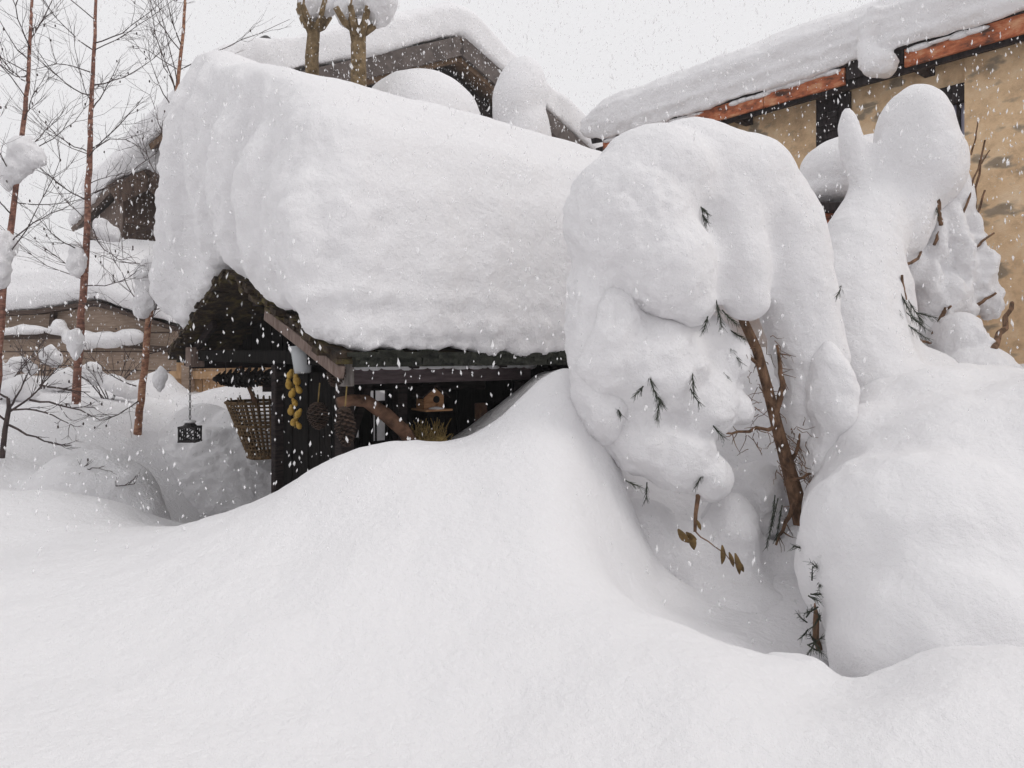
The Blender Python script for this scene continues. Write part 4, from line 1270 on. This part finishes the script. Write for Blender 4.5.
# pale timber wall seen through the hut opening
pw = empty('board_wall', at(235, 400, 9.6), 'pale orange upright board wall seen through the hut opening', 'board wall')
mb = MB()
x = at(176, 0, 9.8).x
while x < at(350, 0, 9.8).x:
    w = random.uniform(.14, .2)
    mb.box((x + .004, 9.8 + random.uniform(0, .012), .9), (x + w - .004, 9.84, at(0, 352, 9.8).z)); x += w
mb.build('boards', M['pale_timber'], pw)
mb = MB(); mb.bar(at(188, 365, 9.72), at(188, 440, 9.72), .12, .12, up=(1, 0, 0)); mb.build('corner_post', M['shed_wood'], pw)
mb = MB(); mb.bar(at(170, 375, 9.75), at(345, 375, 9.75), .05, .1); mb.build('cross_rail', M['pale_timber'], pw)
mb = MB(); mb.bar(at(172, 350, 9.8), at(352, 350, 9.8), .3, .05); mb.build('coping', M['shed_dark'], pw)
# snow bank against the board wall
mb = MB(); mb.ell(at(240, 445, 9.0), (1.3, .6, .72), n=28, m=18); mb.ell(at(330, 440, 8.9), (1.1, .6, .7), n=28, m=18); mb.ell(at(155, 425, 9.2), (.6, .5, .6), n=28, m=18); mb.ell(at(160, 392, 9.3), (.22, .3, .28), n=20, m=12)
o = snow_obj('snow_drift', mb, .04, loc=at(240, 470, 9.0), smooth=6, noise=((1.5, .05), (5, .015)))
tag(o, 'snow drift heaped against the pale orange board wall behind the hut', 'snow')

# ------------------------------------------------------------------ birches
def arc(p, q, sag=.1, n=7, wob=.012):
    p, q = Vector(p), Vector(q)
    L_ = (q - p).length
    out = []
    for i in range(n + 1):
        f = i / n
        out.append(p + (q - p) * f + Vector((0, 0, -sag * L_ * math.sin(math.pi * f))) + Vector((random.uniform(-1, 1), random.uniform(-1, 1), random.uniform(-1, 1))) * wob * L_ * (1 if 0 < i < n else 0))
    return out
def sub_twigs(mb, pl, r0, k, ln):
    for _ in range(k):
        i = random.randrange(2, len(pl))
        d = (pl[i] - pl[i - 1]).normalized()
        sdv = Vector((random.uniform(-1, 1), random.uniform(-1, 1), random.uniform(-.3, .9)))
        e = pl[i] + (d * .8 + sdv * .7).normalized() * random.uniform(.4, 1) * ln
        a = arc(pl[i], e, random.uniform(-.1, .12), 5, .02)
        mb.tube(a, [r0, r0 * .9, r0 * .8, r0 * .7, r0 * .6, r0 * .4], 4)
        for _k in range(2):
            j = random.randrange(1, 5)
            e2 = a[j] + ((a[j + 1] - a[j]).normalized() * .7 + Vector((random.uniform(-1, 1), random.uniform(-1, 1), random.uniform(-.6, .8))) * .6) * ln * .4
            mb.tube(arc(a[j], e2, .05, 3), [r0 * .6, r0 * .5, r0 * .45, r0 * .3], 4)
            if random.random() < .12: mb.ell(e2, (.008, .008, .014), n=6, m=4)
def birch(path, Y, r0, branches, label, rnd=10, clumps=(), low=0):
    pl = [at(x, y, Y + dy) for x, y, dy in path]
    r = empty('birch_tree', pl[0], label, 'tree', 'young birches left of the hut')
    n = len(pl)
    full = []
    for i in range(n - 1):
        for k in range(4):
            full.append(pl[i] + (pl[i + 1] - pl[i]) * k / 4 + Vector((random.uniform(-1, 1), random.uniform(-1, 1), 0)) * .006)
    full.append(pl[-1])
    N_ = len(full)
    mb = MB(); mb.tube(full, [r0 * (1 - .76 * i / (N_ - 1)) * random.uniform(.95, 1.05) for i in range(N_)], 10)
    mb.build('trunk', M['birch_bark_low'] if low else M['birch_bark'], r, smooth=True)
    for (x0, y0, x1, y1, sag) in branches:
        mb = MB()
        yy = Y + random.uniform(-.9, .5)
        a = arc(at(x0, y0, Y), at(x1, y1, yy), sag)
        th = .0066
        mb.tube(a, [th * (1 - .65 * i / 7) for i in range(8)], 6)
        sub_twigs(mb, a, .0024, 8, .5)
        mb.build('branch', M['twig'], r)
    for _ in range(rnd):
        i = random.randrange(N_ // 4, N_)
        ang = random.uniform(0, 2 * math.pi)
        d = Vector((math.cos(ang), math.sin(ang) * .9, random.uniform(.1, .75))).normalized()
        mb = MB()
        a = arc(full[i], full[i] + d * random.uniform(.5, 1.2), random.uniform(-.05, .12))
        mb.tube(a, [.0052 * (1 - .65 * k / 7) for k in range(8)], 6)
        sub_twigs(mb, a, .0022, 6, .45)
        mb.build('branch', M['twig'], r)
    for cl in clumps:
        mb = MB()
        for (px, py, rx, ry, ang) in cl:
            k = Y / F
            mb.ell(at(px, py, Y - .05), (rx * k, min(rx, ry) * k * .9, ry * k), Matrix.Rotation(math.radians(ang), 3, 'Y'), n=20, m=12)
        snow_obj('snow_clump', mb, .018, r, smooth=4, noise=((5, .035), (13, .022), (26, .008)))
    return r
birch([(-4, 400, 0), (2, 300, 0), (10, 235, 0), (18, 170, 0), (25, 110, 0), (29, 60, 0), (33, -10, 0), (37, -90, 0)], 6.6, .034,
      [(16, 180, -20, 110, .05), (27, 82, -10, 40, .1), (27, 75, 0, 60, .1), (12, 215, -15, 180, .05), (5, 260, 60, 160, .08), (8, 245, 70, 205, -.05), (24, 120, 35, 85, .1), (30, 40, 60, -20, .05), (30, 50, 8, -20, .05), (20, 150, 55, 120, .08)],
      'leftmost birch, red-brown trunk cut by the frame, with a ragged snow clump at mid-height', 8,
      [[(22, 155, 14, 22, 20), (14, 168, 12, 18, 20), (32, 152, 10, 16, -30), (8, 180, 6, 12, 0)], [(2, 245, 13, 16, 0), (-4, 265, 14, 26, 0)]], low=0)
birch([(76, 404, 0), (79, 350, 0), (84, 280, 0), (88, 200, 0), (90, 140, 0), (92, 90, 0), (94, 50, 0), (97, -10, 0), (99, -90, 0)], 7.4, .041,
      [(93, 50, 42, -2, .1), (95, 43, 163, 0, .05), (90, 72, 32, 70, -.1), (94, 85, 163, 50, .1), (89, 95, 37, 50, .15), (90, 153, 33, 110, .08), (93, 148, 143, 97, .03), (86, 200, 35, 163, .05), (88, 158, 143, 150, -.12), (95, 193, 157, 153, .02),
       (79, 273, 47, 250, .0), (84, 286, 135, 273, .05), (75, 365, 30, 358, .05), (80, 250, 40, 220, .05), (88, 220, 130, 260, .1), (92, 110, 120, 60, .05)],
      'middle birch with a straight red-brown trunk rising past the chalet', 10,
      [[(78, 262, 10, 16, 10), (76, 250, 7, 10, 0)], [(108, 232, 17, 8, 35), (100, 224, 8, 8, 0)], [(76, 345, 8, 16, 0)]], low=0)
birch([(137, 441, 0), (141, 400, 0), (147, 340, 0), (153, 290, 0), (159, 255, 0), (166, 190, 0), (176, 100, 0), (182, 40, 0), (187, -10, 0), (192, -80, 0)], 7.2, .037,
      [(149, 316, 110, 250, .08), (143, 319, 95, 303, -.05), (136, 386, 89, 353, .06), (148, 330, 160, 300, .0), (178, 90, 148, 0, .12), (180, 50, 145, -10, .1), (181, 45, 163, -15, .08), (176, 95, 150, 30, -.1), (174, 110, 150, 60, .1), (166, 190, 140, 130, .1), (170, 160, 150, 95, .0), (140, 400, 100, 420, .05), (150, 310, 205, 285, .03), (146, 355, 182, 340, .05)],
      'right-hand birch with orange lower trunk, its top passing behind the hut snow', 6,
      [[(150, 278, 14, 26, 12), (146, 300, 12, 18, 15), (158, 262, 8, 20, 15)], [(160, 380, 7, 14, 0)]], low=1)
# bare shrub and stalks poking out on the left bank
root = empty('bare_shrub', at(4, 452, 6.05), 'small bare dark shrub sticking out of the snow at the left edge', 'shrub')
mb = MB(); mb.tube([at(2, 458, 6.05), at(5, 430, 6.05), at(9, 408, 6.05), at(8, 398, 6.05)], [.022, .02, .018, .012], 8); mb.build('stem', M['twig'], root)
for (x0, y0, x1, y1, sg) in [(9, 412, 60, 365, .06), (9, 410, 70, 424, -.08), (9, 425, 72, 446, .05), (8, 398, -20, 380, .05), (9, 408, 30, 370, .05), (30, 400, 100, 420, -.05), (5, 420, -20, 400, .0), (40, 385, 90, 392, .02)]:
    mb = MB(); a = arc(at(x0, y0, 6.05), at(x1, y1, 5.95), sg); mb.tube(a, [.01 * (1 - .7 * i / 7) for i in range(8)], 6); sub_twigs(mb, a, .003, 6, .25); mb.build('branch', M['twig'], root)
def undergrowth(px, py, Y, lab, caps):
    b0 = at(px, py, Y); b0 = Vector((b0.x, b0.y, gz(b0.x, b0.y)))
    root = empty('snowy_bush', b0, lab, 'bush', 'low snowy bushes among the birches')
    for k in range(8):
        a_ = random.uniform(0, 6.283)
        e = b0 + Vector((math.cos(a_) * random.uniform(.2, .6), math.sin(a_) * .3, random.uniform(.25, .65)))
        mb = MB(); a = arc(b0 + Vector((math.cos(a_) * .05, 0, -.03)), e, -.08); mb.tube(a, [.007 * (1 - .7 * i / 7) for i in range(8)], 5); sub_twigs(mb, a, .0026, 5, .25); mb.build('branch', M['twig'], root)
    for dx, dz, rx, rz in caps:
        mb = MB(); mb.ell(b0 + Vector((dx, -.05, dz)), (rx, rx * .8, rz), Matrix.Rotation(random.uniform(-.5, .5), 3, 'Y'), n=18, m=12); mb.ell(b0 + Vector((dx + rx * .6, 0, dz - rz * .5)), (rx * .7, rx * .6, rz * .8), n=18, m=12)
        snow_obj('snow_clump', mb, .02, root, smooth=3, noise=((5, .04), (13, .02)))
undergrowth(38, 398, 8.6, 'twiggy low bush with snow lumps between the two left birches', [(-.2, .28, .14, .1), (.15, .4, .1, .13), (.3, .12, .16, .12)])
undergrowth(108, 404, 8.2, 'twiggy low bush with snow lumps between the middle and right birches', [(-.15, .3, .12, .12), (.12, .16, .18, .12)])
undergrowth(-4, 405, 8.0, 'twiggy low bush with snow lumps cut by the left frame edge', [(.05, .3, .14, .12), (.25, .14, .18, .13)])
sf3 = surface([left_bank])
for k, (px, py, Y, lab) in enumerate([(88, 470, 5.5, 'thin dead stalk lying in the snow nearest the bare shrub'), (118, 488, 5.2, 'thin dead stalk in the snow right of the other stalk, near the snow pile')]):
    root = empty('dead_stalk', at(px, py, Y), lab, 'stalk', 'dead stalks in the left snow bank')
    mb = MB()
    b0 = sf3(px, py, -.005, Y)
    a = arc(b0 + Vector((-.2, .05, -.02)), b0 + Vector((.14, -.02, .035)), .0, 7, .04); mb.tube(a, [.007 * (1 - .6 * i / 7) for i in range(8)], 6); sub_twigs(mb, a, .003, 5, .14); mb.build('stem', M['twig'], root)

# ------------------------------------------------------------------ falling snow
nF = 85000
PX = rng.uniform(-7.5, 6.5, nF); PY = 2.9 + 10.0 * rng.uniform(0, 1, nF) ** 1.5; PZ = rng.uniform(H - 1.3, H + 6.5, nF)
C = np.stack([PX, PY, PZ], 1)
sv = (C[:, 0] - P0.x) * U.x + (C[:, 1] - P0.y) * U.y; tv = (C[:, 0] - P0.x) * Wv.x + (C[:, 1] - P0.y) * Wv.y
inside = (sv > .05) & (sv < LEN) & (tv > -TL) & (tv < TR) & (C[:, 2] < PK + .1)
C = C[~inside]
k = len(C)
rad = .0026 + .0044 * rng.uniform(0, 1, k) ** 2.5
st_ = rng.uniform(1.2, 3.4, k)
oct_v = np.array([(1, 0, 0), (0, 1, 0), (-1, 0, 0), (0, -1, 0), (0, 0, 1), (0, 0, -1)], float)
oct_f = np.array([(0, 1, 4), (1, 2, 4), (2, 3, 4), (3, 0, 4), (1, 0, 5), (2, 1, 5), (3, 2, 5), (0, 3, 5)])
jit = 1 + rng.uniform(-.35, .35, (k, 6, 1))
scl = np.stack([rad, rad, rad * st_], 1)[:, None, :]
tilt = rng.uniform(-.35, .35, (k, 1))
OV = oct_v[None] * jit * scl
OV[:, :, 0] += OV[:, :, 2] * tilt
V = (C[:, None, :] + OV).reshape(-1, 3)
Q = (np.arange(k)[:, None, None] * 6 + oct_f[None]).reshape(-1, 3)
me = np_mesh('falling_snow', V, Q); me.polygons.foreach_set('use_smooth', [True] * len(me.polygons)); me.materials.append(M['flake'])
o = bpy.data.objects.new('falling_snow', me); COL.objects.link(o)
tag(o, 'white snowflakes falling through the whole scene', 'snowfall', kind='stuff')

# ------------------------------------------------------------------ the air, thick with fine snow
m = bpy.data.materials.new('snowy_air'); m.use_nodes = True
t = m.node_tree; t.nodes.clear()
oo = t.nodes.new("ShaderNodeOutputMaterial"); pv = t.nodes.new("ShaderNodeVolumePrincipled")
pv.inputs['Color'].default_value = (.97, .965, .975, 1); pv.inputs['Density'].default_value = 0.003
t.links.new(pv.outputs[0], oo.inputs['Volume'])
zmin = float(np.min(ground_verts_z)) - 1.0
mb = MB(); mb.box((-95, -65, zmin), (95, 165, 14.0))
o = mb.build('haze', m); tag(o, kind='stuff')
